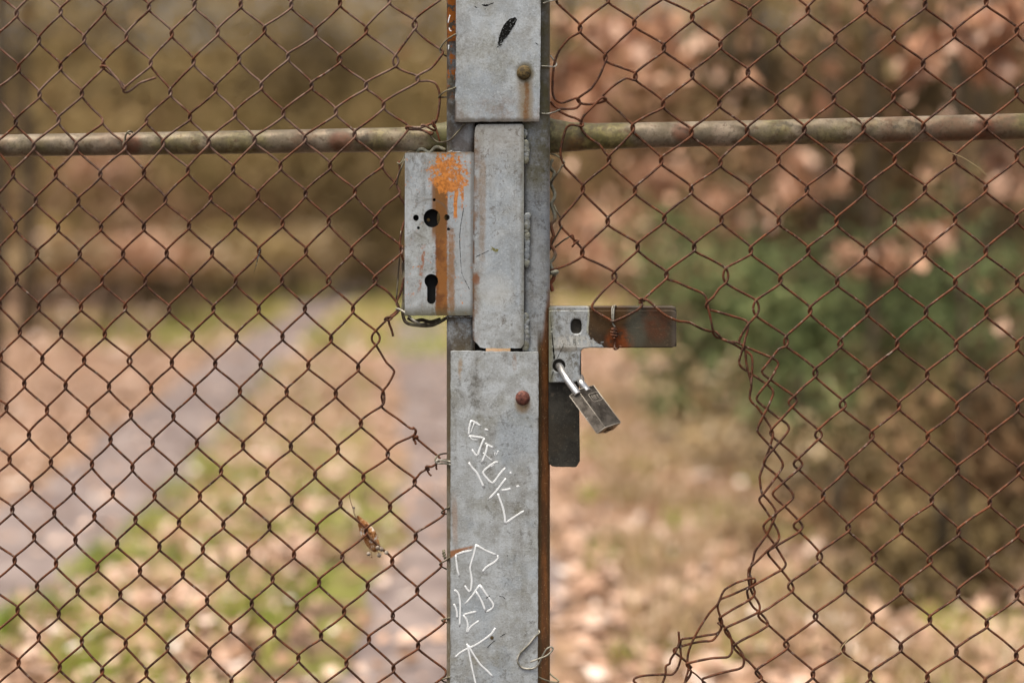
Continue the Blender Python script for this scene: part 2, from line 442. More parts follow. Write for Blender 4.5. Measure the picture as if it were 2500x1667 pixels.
def f_rail():
    u, v, y = UV()
    n = noise(9, 4, 0.6, st=(1, 1, 2), off=3); fine = noise(240, 4, 0.7)
    c = mixc(ss(0.38, 0.62, noise(30, 5, 0.6)), (0.20, 0.155, 0.105), (0.37, 0.30, 0.225))
    top = 0; _t = ss(0.62, 0.35, noise(50, 4, off=66) * 0.4 + (v + u * 0.018 - 300) / 110)
    c = mixc(ss(0.4, 0.6, noise(40, 5, 0.7, off=61)) * 0.6, c, (0.15, 0.12, 0.075))
    c = mixc(ss(0.42, 0.62, noise(11, 5, 0.6, off=5)) * 0.8, c, mixc(ss(0.45, 0.6, noise(130, 4)), (0.12, 0.105, 0.03), (0.24, 0.205, 0.07)))
    c = mixc(ss(0.50, 0.66, noise(7, 5, 0.65, off=15)) * 0.8, c, (0.17, 0.075, 0.04))
    c = mixc(ss(0.6, 0.7, noise(35, 5, 0.7, off=25)) * 0.7, c, (0.07, 0.055, 0.04))
    for cu, cv, w in ((2405, 312, 26), (1668, 322, 26), (318, 350, 24), (830, 345, 30)):
        c = mixc(spot(u + fine * 20 - 10, v, cu, cv, w, 24, 0.7) * 0.7, c, (0.17, 0.055, 0.028))
    # mossy and rusty end against the right post
    c = mixc(ss(1385, 1350, u + noise(60, 4) * 20 - 10) * ss(1200, 1240, u) * 0.85, c, mixc(ss(0.4, 0.6, noise(150, 4)), (0.07, 0.06, 0.025), (0.20, 0.18, 0.08)))
    c = mixc(ss(1445, 1400, u) * ss(1360, 1400, u) * ss(1200, 1240, u) * ss(320, 345, v) * 0.6, c, (0.16, 0.07, 0.03))
    c = mixc(ss(1035, 1062, u) * ss(1150, 1110, u) * 0.7, c, (0.13, 0.13, 0.05))
    c = mixc(ss(0.5, 0.62, fine) * 0.5, c, (0.09, 0.075, 0.045))
    c = mixc(ss(0.55, 0.64, noise(90, 6, 0.75, off=91)) * 0.6, c, (0.10, 0.05, 0.025))
    return dict(c=c, h=fine)
def f_bracket():
    u, v, y = UV(); g, mid, gr = galv(u, v, 1.0, 0.8, 0.35, 300)
    g = mixc(ss(0.52, 0.62, noise(180, 5, 0.75)) * 0.5, g, (0.09, 0.08, 0.065))
    g = mixc(spot(u, v, 1398, 834, 56, 18, 0.8) * ss(0.42, 0.52, noise(160, 5, 0.75)) * 0.75, g, (0.56, 0.55, 0.51))
    g = mixc(ss(1362, 1340, u + noise(60, 4) * 16 - 8) * 0.8, g, (0.13, 0.12, 0.055))
    g = mixc(ss(0.53, 0.60, noise(110, 5, 0.75, st=(1, 1, 0.6), off=61)) * 0.6, g, (0.11, 0.10, 0.075))
    g = mixc(spot(u, v, 1390, 850, 40, 6, 0.9) * 0.6, g, (0.10, 0.08, 0.06))
    g = mixc(ss(0.5, 0.6, noise(70, 4, off=2)) * ss(858, 870, v) * ss(1405, 1415, u) * 0.8, g, (0.06, 0.05, 0.045))
    r = mixc(ss(0.35, 0.65, noise(16, 4, off=8)), (0.038, 0.020, 0.009), (0.065, 0.048, 0.030))
    r = mixc(spot(u + noise(40, 5, 0.7) * 60 - 30, v + noise(50, 5, 0.7, off=4) * 50 - 25, 1510, 825, 32, 30, 0.95) * ss(0.3, 0.55, noise(120, 5, 0.75)) * 0.9, r, (0.22, 0.05, 0.008))
    r = mixc(spot(u, v, 1480, 770, 50, 40, 0.7) * 0.5, r, (0.10, 0.05, 0.015))
    r = mixc(spot(u, v, 1550, 800, 24, 50, 0.95) * 0.6, r, (0.10, 0.105, 0.08))
    r = mixc(spot(u + noise(40, 5, 0.7) * 60 - 30, v + noise(50, 5, 0.7, off=4) * 50 - 25, 1600, 790, 30, 40, 0.95) * ss(0.3, 0.6, noise(100, 5, 0.75)) * 0.7, r, (0.11, 0.035, 0.014))
    r = mixc(ss(1630, 1642, u) * 0.5, r, (0.13, 0.11, 0.09))
    r = mixc(ss(0.6, 0.68, noise(400, 3)) * 0.2, r, (0.25, 0.17, 0.10))
    wob = noise(60, 3) * 12 - 6
    wet = (v - 750)
    edge = ss(-1.5, 1.5, u + wob - (1436 + ss(812, 838, v) * (noise(150, 4, 0.7, off=4) * 130 - 38)))
    c = mixc(edge, g, r)
    rim = band(u + wob, 1434, 1, 2.5) * ss(815, 805, v)
    c = mixc(rim * 0.5, c, (0.42, 0.40, 0.27))
    return dict(c=c, h=mid + gr * 0.3)
def f_darkplate():
    u, v, y = UV()
    c = mixc(ss(0.35, 0.7, noise(40, 5, 0.7)), (0.030, 0.028, 0.024), (0.068, 0.064, 0.054))
    c = mixc(ss(0.56, 0.66, noise(130, 5, 0.75)) * 0.6, c, (0.12, 0.10, 0.075))
    c = mixc(ss(0.60, 0.66, noise(330, 5, 0.8, off=5)) * 0.7, c, (0.20, 0.18, 0.14))
    c = mixc(ss(0.52, 0.62, noise(22, 4, off=15)) * 0.5, c, (0.055, 0.045, 0.032))
    return dict(c=c, h=noise(200, 4))
def f_bolt1():
    c = mixc(ss(0.35, 0.65, noise(240, 5, 0.7)), (0.035, 0.025, 0.012), (0.14, 0.095, 0.035)); return dict(c=c, h=noise(700, 4))
def f_bolt2():
    c = mixc(ss(0.35, 0.65, noise(300, 5, 0.7)), (0.07, 0.025, 0.02), (0.20, 0.075, 0.055)); return dict(c=c, h=noise(500, 4))
def f_wire():
    n = noise(95, 4, 0.65); f = noise(700, 3, 0.7)
    c = mixc(ss(0.40, 0.60, n), (0.038, 0.013, 0.006), (0.125, 0.036, 0.011))
    c = mixc(ss(0.56, 0.72, noise(60, 5, 0.7, off=4)) * 0.6, c, (0.24, 0.065, 0.016))
    c = mixc(ss(0.50, 0.60, f) * 0.5, c, (0.20, 0.115, 0.08))
    c = mixc(ss(0.56, 0.66, noise(230, 4, 0.7, off=70)) * 0.5, c, (0.022, 0.010, 0.007))
    c = mixc(ss(0.60, 0.65, noise(170, 4, 0.7, off=17)) * 0.6, c, (0.30, 0.24, 0.20))
    u, v, y = UV()
    c = mixc(ss(600, 250, v) * ss(1400, 900, u) * ss(0.42, 0.6, noise(40, 4, off=9)) * 0.6, c, (0.24, 0.165, 0.13))  # zinc-bright glints painted into the colour towards the upper left
    return dict(c=c, h=f)
def f_tie():
    c = mixc(ss(0.4, 0.6, noise(50, 4)), (0.06, 0.045, 0.03), (0.22, 0.20, 0.14)); return dict(c=c)
def f_zinc():
    c = mixc(ss(0.4, 0.6, noise(90, 4)), (0.20, 0.19, 0.155), (0.44, 0.42, 0.37)); return dict(c=c)
def f_tension():
    u, v, y = UV()
    c = mixc(ss(0.35, 0.65, noise(110, 5, 0.7)), (0.10, 0.09, 0.055), (0.25, 0.245, 0.20))
    c = mixc(ss(520, 560, v) * ss(640, 600, v), c, (0.15, 0.06, 0.03)); c = mixc(ss(668, 680, v), c, (0.17, 0.055, 0.025))
    return dict(c=c, h=noise(500, 4))
def f_steel():
    return dict(c=mixc(ss(0.3, 0.7, noise(60, 4, st=(1, 1, 1))), (0.50, 0.50, 0.50), (0.62, 0.62, 0.63)))
def f_lockbody():
    c = mixc(ss(0.38, 0.62, noise(110, 5, 0.7, st=(1, 1, 1))), (0.045, 0.038, 0.031), (0.115, 0.10, 0.085))
    c = mixc(ss(0.62, 0.72, noise(320, 4, 0.7)) * 0.6, c, (0.40, 0.38, 0.35))
    return dict(c=c, h=noise(300, 4))
def f_end(): return dict(c=mixc(ss(0.4, 0.6, noise(200, 4)), (0.22, 0.14, 0.07), (0.36, 0.25, 0.14)))

M = {}
M['upper'] = mat('galvanised_upper', f_upper, 0.55, 0.15, bump=0.0006)
M['lower'] = mat('galvanised_lower', f_lower, 0.55, 0.15, bump=0.0007)
M['strip'] = mat('galvanised_strip', f_strip, 0.55, 0.15, bump=0.0006)
M['case'] = mat('galvanised_case', f_case, 0.5, 0.15, bump=0.0005)
M['postl'] = mat('weathered_post', f_postl, 0.6, 0.1, bump=0.001)
M['postr'] = mat('mossy_rusty_post', f_postr, 0.6, 0.1, bump=0.001)
M['weld'] = mat('weld_metal', f_weld, 0.5, 0.3, bump=0.001)
M['rail'] = mat('weathered_pipe', f_rail, 0.45, 0.1, bump=0.0003)
M['bracket'] = mat('bracket_metal', f_bracket, 0.45, 0.2, bump=0.0008)
M['darkplate'] = mat('dark_plate', f_darkplate, 0.5, 0.3, bump=0.0004)
M['bolt1'] = mat('mossy_bolt', f_bolt1, 0.7, bump=0.0006)
M['bolt2'] = mat('rusty_bolt', f_bolt2, 0.6, bump=0.0006)
M['wire'] = mat('rusty_wire', f_wire, 0.65, 0.0, spec=0.25, bump=0.0003)
M['tie'] = mat('old_tie_wire', f_tie, 0.5, 0.3)
M['zinc'] = mat('zinc_wire', f_zinc, 0.45, 0.4)
M['tension'] = mat('tension_wire', f_tension, 0.6, 0.1, bump=0.0004)
M['steel'] = mat('polished_steel', f_steel, 0.28, 0.9)
M['lockbody'] = mat('tarnished_brass', f_lockbody, 0.42, 0.6, bump=0.0002)
M['lockend'] = mat('brass_end', f_end, 0.4, 0.6)
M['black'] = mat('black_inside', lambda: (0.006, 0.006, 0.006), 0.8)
M['marker'] = mat('white_marker', lambda: dict(c=mixc(ss(0.60, 0.64, noise(620, 4, 0.75)), (0.80, 0.83, 0.86), (0.42, 0.44, 0.45))), 0.6)
M['blackpaint'] = mat('black_mark', lambda: dict(c=mixc(ss(0.60, 0.63, noise(420, 4, 0.75) + ss(85, 115, UV()[1]) * 0.08), (0.006, 0.006, 0.006), (0.30, 0.32, 0.33))), 0.8, spec=0.1)
M['ring'] = mat('engraving', lambda: (0.50, 0.46, 0.40), 0.4)

# ------------------------------------------------------------------ the two gate leaves
rng = random.Random(7)
FOOTZ = -0.02
leafL = thing('gate_leaf', 'left half of the wire mesh gate, with the keyhole lock case and orange paint', 'gate', (P(1124, 0).x, 0, 0), 'halves of the wire mesh gate')
leafR = thing('gate_leaf', 'right half of the wire mesh gate, torn, with marker scribbles and the padlocked bracket', 'gate', (P(1300, 0).x, 0, 0), 'halves of the wire mesh gate')
VB = VH + (CAMH - 0.06) / S * D / (D - 0.014)          # photo row of the gate's lower end
VT = -900

mb = MB(); rr_prism(mb, 1090, 1158, -0.014, 0.024, VB, VT, 0.006, vsteps=1)
mb.build('post', M['postl'], leafL)
mb = MB(); rr_prism(mb, 1276, 1343, -0.014, 0.024, VB, VT, 0.007, vsteps=1)
mb.build('post', M['postr'], leafR)
# right post lower front flange (rust brown strip) is the same tube: plates lie on it

def plate(outline, holes, y0, y1, name, m, parent, label=None, bev=0.0005):
    return bm_obj(name, slab(outline, holes, y0, y1), m, parent, label, bevel=bev)

# upper cover plate
ol = rough_line(1113, -880, 1321, -880, 0, 60, rng) + rough_line(1321, -880, 1320, 120, 0, 60, rng) + rough_line(1320, 120, 1317, 297, 0.7, 5, rng) \
   + rough_line(1317, 297, 1111, 298, 0.8, 6, rng) + rough_line(1110, 298, 1113, 120, 0.6, 5, rng) + rough_line(1113, 120, 1113, -880, 0, 60, rng)
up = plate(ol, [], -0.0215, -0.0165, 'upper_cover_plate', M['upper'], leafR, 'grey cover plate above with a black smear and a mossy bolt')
# stop plate between the posts
ol = [(1168, 304), (1274, 303), (1279, 308), (1279, 840), (1272, 850)] + rough_line(1268, 850, 1178, 850, 0.5, 6, rng) + [(1172, 848), (1166, 840), (1156, 831), (1154, 824), (1154, 650), (1156, 500), (1158, 400), (1158.5, 330), (1160, 314), (1163, 307)]
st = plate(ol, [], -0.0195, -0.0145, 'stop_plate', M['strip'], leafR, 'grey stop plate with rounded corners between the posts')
# lower cover plate
ol = rough_line(1100, 858, 1100, 1000, 0.5, 6, rng) + rough_line(1100, 1000, 1099, 1700, 0.3, 12, rng) + [(1099, VB - 30), (1314, VB - 30)] + rough_line(1313, 1700, 1315, 860, 0.5, 9, rng) \
   + rough_line(1314, 860, 1101, 856.5, 0.7, 7, rng)
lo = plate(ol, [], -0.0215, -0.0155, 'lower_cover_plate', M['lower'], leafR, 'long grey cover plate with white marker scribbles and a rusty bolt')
mb = MB(); boxpx(mb, 1158.5, 1275.5, 230, 352, 0.0165, 0.0215); mb.build('rear_strap', M['darkplate'], leafR, smooth=False)  # three dark sheets added behind the gap, standing in for the deep shade there
mb = MB(); boxpx(mb, 1246, 1275.5, 800, 900, 0.0165, 0.0215); mb.build('rear_strap', M['darkplate'], leafR, smooth=False)
mb = MB(); boxpx(mb, 1158.8, 1186, 800, 900, 0.0165, 0.0215); mb.build('rear_strap', M['darkplate'], leafL, smooth=False)
# carriage bolts
def bolt(u, v, r, m, parent, lab):
    mb = MB(); c = P(u, v, -0.0213)
    ball(mb, c, r * S, 24, 14, sc=(1, 0.5, 1), jit=0.015, rng=rng)
    return mb.build('bolt', m, parent, lab)
bolt(1279, 178, 17.5, M['bolt1'], up, 'mossy dark bolt head')
bolt(1276, 971, 17.5, M['bolt2'], lo, 'rusty brown bolt head')

# weld beads on the right post
def weld(u, v0, v1, w, parent, seed):
    r = random.Random(seed); mb = MB(); v = v0
    while v < v1:
        c = P(u + r.uniform(-2.2, 2.2), v, -0.0168)
        ball(mb, c, w * S * r.uniform(0.7, 1.15), 12, 8, sc=(0.95, 0.26, r.uniform(0.9, 1.3)), jit=0.08, rng=r); v += w * r.uniform(0.35, 0.75)
    return mb.build('weld_bead', M['weld'], parent)
weld(1285, 352, 392, 8.5, leafR, 1); weld(1286, 528, 652, 8.5, leafR, 2); weld(1284, 772, 850, 9, leafR, 3)
weld(1283, 318, 334, 4, leafR, 4)

# lock case on the left leaf
holes = [circ(1054.5, 533, 20.5, 22.5, 48), circ(1015.5, 532, 7, 7.5), circ(1091, 531, 7, 7.5), circ(1060, 488, 3.7), circ(1021.5, 556.5, 3.7), circ(1095, 559.5, 3.7)]
kh = []
for a in range(-215, 36, 10): kh.append((1053 + 16.5 * math.cos(math.radians(a)), 686 + 16.5 * math.sin(math.radians(a))))
kh = [(1053 + 16.8 * math.cos(math.radians(a)), 686 + 16.8 * math.sin(math.radians(a))) for a in range(150, 391, 10)]
kh += [(1063.5, 701), (1063.3, 734)] + [(1053 + 10 * math.cos(math.radians(a)), 733 + 9.5 * math.sin(math.radians(a))) for a in range(10, 171, 20)] + [(1042.7, 734), (1042.7, 701)]
holes.append(kh)
case_ol = [(989, 374)] + rough_line(989, 374, 1156, 371, 0.3, 8, rng)[1:] + [(1157, 372), (1156.5, 560), (1154, 760)] + rough_line(1154, 770, 992, 771, 0.4, 8, rng) + [(988, 768), (988, 560)]
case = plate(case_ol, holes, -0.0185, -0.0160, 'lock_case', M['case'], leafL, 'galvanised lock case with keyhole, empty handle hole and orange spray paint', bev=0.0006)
mb = MB()
boxpx(mb, 988.5, 993, 374, 771, -0.0158, 0.022)      # left wall
boxpx(mb, 993.2, 1089, 373.5, 379, -0.0158, 0.022)   # top wall
boxpx(mb, 993.2, 1089, 764, 770.5, -0.0158, 0.022)   # bottom wall
mb.build('case_wall', M['case'], case, smooth=False)
# mechanism inside: a dark plate with its own hole, seen through the front holes
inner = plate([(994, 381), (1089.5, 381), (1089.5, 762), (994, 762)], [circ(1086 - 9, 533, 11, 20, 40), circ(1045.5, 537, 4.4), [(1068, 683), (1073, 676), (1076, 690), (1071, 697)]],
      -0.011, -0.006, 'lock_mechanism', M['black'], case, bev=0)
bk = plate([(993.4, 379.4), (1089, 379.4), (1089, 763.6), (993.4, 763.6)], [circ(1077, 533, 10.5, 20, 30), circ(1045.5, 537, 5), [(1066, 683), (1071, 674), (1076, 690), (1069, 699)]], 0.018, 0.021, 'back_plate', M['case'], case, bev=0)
mb = MB()
for k in range(14): ball(mb, P(1092 + k * 4.6, 772 + rng.uniform(-1, 2), -0.016), rng.uniform(3.4, 5.5) * S, 8, 6, sc=(1.2, 0.8, 0.7), jit=0.12, rng=rng)
mb.build('weld_bead', M['postl'], leafL); mb = MB()
for k in range(6): ball(mb, P(1098 + k * 4.6, 371 + rng.uniform(-2, 2), -0.0158), rng.uniform(3, 4.5) * S, 8, 6, sc=(1.2, 0.6, 0.7), jit=0.12, rng=rng)
mb.build('weld_bead', M['postl'], leafL)
# drip skirt of dirt under the case: wire bundle handled with the ties

# rails
def rail(stations, parent, lab):
    mb = MB(); sides = 28; vs = []; fs = []
    yc, ry = 0.0165, 0.0128
    st = []
    for i in range(len(stations) - 1):
        for k in range(6):
            t = k / 6; a, b = stations[i], stations[i + 1]
            q = t * t * (3 - 2 * t) if abs(b[0] - a[0]) < 120 else t
            st.append([a[j] + (b[j] - a[j]) * (t if j == 0 else q) for j in range(3)])
    st.append(stations[-1])
    for u, vt, vb in st:
        a, b = P(u, vt, yc), P(u, vb, yc); zc = (a.z + b.z) / 2; rz = (a.z - b.z) / 2
        for k in range(sides):
            an = 2 * math.pi * k / sides; vs.append((a.x, yc + ry * math.cos(an), zc + rz * math.sin(an)))
    n = len(st)
    for i in range(n - 1):
        for k in range(sides): fs.append((i*sides+k, i*sides+(k+1) % sides, (i+1)*sides+(k+1) % sides, (i+1)*sides+k))
    fs.append(tuple(range(sides))); fs.append(tuple((n-1)*sides+k for k in range(sides-1, -1, -1)))
    mb.add(vs, fs); return mb.build('rail', M['rail'], parent, lab)
rail([(-1500, 354, 408), (-600, 340, 393), (0, 329, 383), (600, 319, 376), (958, 312, 371), (1030, 308, 371), (1072, 301, 371), (1098, 297, 372)], leafL, None)
rail([(1335, 286, 377), (1362, 293, 374), (1400, 299, 370), (1450, 301, 366), (1650, 298, 360), (1900, 293, 355), (2500, 277, 341), (3100, 262, 327), (4000, 240, 305)], leafR, None)
# lower rail and outer stile, below and beside the picture
for par, u0, u1 in ((leafL, -1500, 1091), (leafR, 1343, 4000)):
    mb = MB(); tube(mb, [P(u0, 2720, 0.0165), P(u1, 2720, 0.0165)], 0.0128, 20); mb.build('bottom_rail', M['rail'], par)

# latch bracket
fo = [(1340, 757)] + rough_line(1340, 757, 1645, 756, 0.3, 12, rng)[1:] + [(1650, 759), (1652, 766), (1652, 836), (1647, 846)] + rough_line(1640, 849, 1432, 849, 0.4, 8, rng) \
   + [(1424, 851), (1419, 857), (1417, 866), (1416.5, 918), (1412, 929), (1402, 934)] + rough_line(1396, 934, 1342, 934, 0.4, 8, rng) + [(1340, 934)]
ov = [(1407 + 13.5 * math.copysign(abs(math.cos(t)) ** 0.7, math.cos(t)), 797 + 18 * math.copysign(abs(math.sin(t)) ** 0.7, math.sin(t))) for t in [2 * math.pi * i / 24 for i in range(24)]]
br = plate(fo, [circ(1364.7, 892.5, 15.5, 16, 40), ov], -0.0185, -0.0125, 'latch_bracket', M['bracket'], leafR, 'angled latch bracket, pale at the post and rusty towards its free end', bev=0.0015)
mb = MB()
a, b = P(1340, 756, -0.0175), P(1650, 756, -0.0175)
boxpx(mb, 1340, 1650, 750.8, 756.2, -0.0178, 0.018)
mb.build('top_flange', M['bracket'], br, smooth=False)
mb = MB(); boxpx(mb, 1416.7, 1418.8, 852, 950, -0.0123, 0.004); mb.build('side_flange', M['darkplate'], br, smooth=False)
mb = MB(); boxpx(mb, 1645, 1651.5, 757, 846, -0.0123, 0.018); mb.build('side_flange', M['darkplate'], br, smooth=False)
plate([(1388, 774), (1426, 774), (1426, 822), (1388, 822)], [], -0.0122, -0.0095, 'hole_backing', M['darkplate'], br, bev=0)
plate([(1339, 870), (1413, 870), (1416, 1125), (1408, 1139)] + rough_line(1405, 1140, 1352, 1139, 0.6, 6, rng) + [(1348, 1138), (1339, 1131)],
      [], -0.0120, 0.006, 'lower_plate', M['darkplate'], br, 'dark plate hanging below the bracket', bev=0.001)
mb = MB()
for k in range(14): ball(mb, P(1348 + rng.uniform(-4, 4), 800 + k * 5.2, -0.017), rng.uniform(3.5, 6) * S, 9, 6, sc=(0.9, 0.7, 1), jit=0.12, rng=rng)
mb.build('weld_bead', M['bracket'], br); mb = MB()
for k in range(26): ball(mb, P(1362 + k * 3.7 + rng.uniform(-2, 2), 842 + rng.uniform(-3, 3) + k * 0.0, -0.0178), rng.uniform(2.5, 4.6) * S, 9, 6, sc=(1.2, 0.45, 0.8), jit=0.15, rng=rng) if k < 18 else None
mb.build('weld_bead', M['bracket'], br)

# ------------------------------------------------------------------ writing and paint marks
def strokes(name, data, ou, ov, k, r, m, parent, y, flat=0.16, label=None, smooth=True):
    if name == 'scratch' and len(data) > 1:
        for q in data: strokes(name, [q], ou, ov, k, r, m, parent, y, flat, label, smooth)
        return
    mb = MB()
    for s in data:
        pts = [P(ou + a / k, ov + b / k, y) for a, b in s]
        if len(pts) == 2: pts = [pts[0].lerp(pts[1], t / 4) for t in range(5)]
        else: pts = cr(pts, 3) if smooth else pts
        rs = [r * S * (0.86 + 0.28 * rng.random()) for _ in pts]; rs[0] *= 0.9; rs[-1] *= 0.7
        tube(mb, pts, rs, 8, flat=flat)
    return mb.build(name, m, parent, label)
G1 = [[(525,275),(470,240),(415,210)],[(415,210),(395,300),(388,385)],[(388,385),(480,398),(565,410)],[(565,410),(530,490),(505,560),(490,612)],[(490,612),(460,590),(427,538)],
      [(600,480),(585,560),(530,700)],[(575,468),(610,490),(670,522)],
      [(720,682),(690,682),(610,735),(552,790),(560,820),(600,870),(630,900),(665,912),(735,820),(800,745)],
      [(390,685),(430,745),(480,800),(520,880),(562,968)],[(870,797),(850,808)],[(808,862),(750,940),(705,1000),(608,1105)],
      [(760,998),(820,990),(865,978)],[(925,957),(960,950)],[(718,1035),(740,1100),(770,1180),(795,1290),(800,1380)],[(800,1372),(900,1300),(1010,1228)],[(570,310),(610,322)]]
G1t = [[(450,240),(430,300),(410,360)],[(400,390),(430,425),(490,430)],[(550,575),(600,620),(660,670)],[(685,570),(680,610)],[(722,550),(695,610)],[(640,735),(670,710)],[(585,375),(588,380)]]
G2 = [[(395,185),(310,200),(225,228)],[(225,228),(232,300),(242,380),(262,460)],[(437,120),(415,220),(375,360),(385,430),(392,480),(388,560),(375,622)],[(375,622),(345,590),(320,550)],
      [(437,125),(540,185),(660,235)],[(660,235),(666,262),(630,305),(540,360),(502,410)],[(475,540),(400,650),(318,748)],[(475,540),(550,650),(615,740),(610,780),(540,828)],[(540,828),(490,700),(430,600)],
      [(210,595),(240,615),(262,660),(272,760),(270,860),(265,980)],[(203,740),(225,780),(238,830),(240,895)],[(440,820),(370,835),(305,855)],[(305,855),(340,910),(352,970),(340,1050)],[(340,1045),(380,980),(465,915)],
      [(637,990),(600,1050),(480,1140),(420,1175),(340,1210),(270,1250),(215,1300)],[(343,1155),(355,1210),(372,1290),(400,1430),(432,1568),(440,1620)],[(355,1170),(400,1250),(480,1370),(545,1430),(618,1505)]]
ypl = -0.0216
gr = strokes('marker_writing', G1, 1060, 980, 4.6125, 2.35, M['marker'], lo, ypl, flat=0.06, label='upper row of white marker letters')
mbt = strokes('marker_writing', G1t, 1060, 980, 4.6125, 1.0, M['marker'], lo, ypl, label='thin white marker strokes')
strokes('marker_writing', G2, 1060, 1300, 4.271, 2.2, M['marker'], lo, ypl, flat=0.06, label='lower white marker letters')
strokes('scratch', [[(555,1195),(600,1150),(637,1118)],[(540,680),(585,655)],[(680,660),(715,665),(740,685)],[(762,235),(768,242)],[(690,1080),(745,1048)]], 1060, 1300, 4.271, 1.0, M['blackpaint'], lo, ypl)
mb = MB(); ball(mb, P(1201, 1556, -0.0215), 4.5 * S, 12, 8, sc=(1, 0.3, 1)); mb.build('rivet', M['bolt1'], lo)
strokes('scratch', [[(1040,85),(1070,105)],[(1130,60),(1165,75),(1205,68),(1285,38)],[(1170,115),(1175,122)],[(1815,548),(1850,575)]], 960, 0, 5.227, 0.9, M['blackpaint'], up, -0.0216)
strokes('scratch', [[(1150,65),(1170,72),(1215,66)]], 960, 0, 5.227, 2.2, M['blackpaint'], up, -0.0216)
def paint_poly(name, pts, ou, ov, k, y, m, parent, label=None, jit=0.8, seed=3):
    r = random.Random(seed); o = []
    for i in range(len(pts)):
        a, b = pts[i], pts[(i + 1) % len(pts)]
        seg = rough_line(a[0], a[1], b[0], b[1], jit * k, 2.2 * k, r); o += seg
    return bm_obj(name, slab([(ou + a / k, ov + b / k) for a, b in o], [], y, y + 0.0003), m, parent, label)
paint_poly('black_smear', [(1555,222),(1580,250),(1560,300),(1520,370),(1485,425),(1450,480),(1425,500),(1390,560),(1370,600),(1325,612),(1318,580),(1345,500),(1355,450),(1375,400),(1410,320),(1450,270),(1500,235)],
           960, 0, 5.227, -0.0217, M['blackpaint'], up, 'black smear of paint')
strokes('marker_writing', [[(725,195),(712,240),(700,300)],[(715,360),(725,392),(745,402)],[(709,575),(705,640)]], 960, 0, 5.227, 1.3, M['marker'], leafL, -0.0139, label='white marker ticks on the orange post')
strokes('scratch', [[(900,1190),(880,1300),(860,1420),(848,1568),(855,1760),(875,2020),(920,2120),(975,2230)]], 960, 280, 5.227, 0.7, M['blackpaint'], case, -0.0186)
strokes('scratch', [[(1055,350),(1140,310),(1220,270)]], 960, 560, 5.227, 0.8, M['blackpaint'], st, -0.0196)

# ------------------------------------------------------------------ padlock
pl = thing('padlock', 'closed padlock with steel shackle hanging from the latch bracket', 'padlock', tuple(P(1375, 900, -0.03)))
kz = 1 / 7.128
ybase = -0.055
c0 = P(1310 + 570 * kz, 860 + 755 * kz, ybase)              # corner B of the body's upper end
u3 = S * kz * (D + ybase) / D
def pv(x, z, t): return Vector((x * u3, -t * u3, z * u3))    # t towards the camera
ax = pv(0.55, -0.73, 0.40).normalized()
sec = [pv(0, 0, 0), pv(135, 100, -3), pv(415, 140, -315), pv(300, 15, -385), pv(110, -10, -168)]
sec = [(s - ax * s.dot(ax)) * 1.06 for s in sec]
L = 765 * u3 / math.hypot(ax.x, ax.z)
bm = bmesh.new()
top = [bm.verts.new(c0 + s) for s in sec]; bot = [bm.verts.new(c0 + s + ax * L) for s in sec]
n = len(sec)
bm.faces.new(top); bm.faces.new(list(reversed(bot)))
for i in range(n): bm.faces.new((top[i], top[(i+1) % n], bot[(i+1) % n], bot[i]))
bmesh.ops.recalc_face_normals(bm, faces=list(bm.faces))
body = bm_obj('body', bm, M['lockbody'], pl, bevel=0.0005, seg=2)
mb = MB()  # pale rims along the body edges, highlights put in as colour
for i in (0, 1, 2):
    tube(mb, [c0 + sec[i] * 0.999 + ax * 0.0006, c0 + sec[i] * 0.999 + ax * (L - 0.0006)], 0.00028, 6)
tube(mb, [c0 + s * 0.999 + ax * 0.0002 for s in sec + [sec[0]]], 0.00028, 6); tube(mb, [c0 + s * 0.999 + ax * (L - 0.0002) for s in sec + [sec[0]]], 0.00028, 6)
mb.build('worn_edge', M['ring'], body)
# cylinder end plate and key slot
mid = sum(sec, Vector()) / n
bm = bmesh.new(); fs = [bm.verts.new(c0 + mid + (s - mid) * 0.86 + ax * (L + 0.0001)) for s in sec]; f2 = [bm.verts.new(c0 + mid + (s - mid) * 0.86 + ax * (L + 0.0006)) for s in sec]
bm.faces.new(fs); bm.faces.new(list(reversed(f2)))
for i in range(n): bm.faces.new((fs[i], fs[(i+1) % n], f2[(i+1) % n], f2[i]))
bmesh.ops.recalc_face_normals(bm, faces=list(bm.faces))
endp = bm_obj('end_plate', bm, M['lockend'], pl)
e1 = (sec[2] - sec[1]).normalized(); e2 = ax.cross(e1).normalized()
mb = MB(); q = c0 + mid + ax * (L + 0.0007)
tube(mb, [q + e1 * (0.0052 * math.cos(a)) + e2 * (0.0052 * math.sin(a)) for a in [math.radians(d) for d in range(0, 361, 20)]], 0.00035, 6)
tube(mb, [q - e1 * 0.003, q + e1 * 0.003], 0.0006, 6); mb.build('key_slot', M['black'], endp)
# engraved frame on the large face
o = c0 + sec[1]; w = sec[2] - sec[1]; nn = w.cross(ax).normalized()
if nn.y > 0: nn = -nn
def onf(a, b): return o + w * a + ax * (L * b) + nn * 0.0001
mb = MB()
fr = [(0.42, 0.17), (0.90, 0.17), (0.97, 0.20), (0.97, 0.345), (0.90, 0.375), (0.42, 0.375), (0.35, 0.345), (0.35, 0.20)]
tube(mb, [onf(*p) for p in fr] + [onf(*fr[0])], 0.00016, 5)
for seg in ([(0.47, 0.33), (0.47, 0.22), (0.56, 0.22), (0.56, 0.33)], [(0.63, 0.33), (0.63, 0.22)], [(0.63, 0.22), (0.72, 0.25), (0.63, 0.28), (0.72, 0.33)], [(0.80, 0.22), (0.80, 0.33), (0.89, 0.33)]):
    tube(mb, [onf(*p) for p in seg], 0.00014, 5)
mb.build('engraving', M['ring'], body)
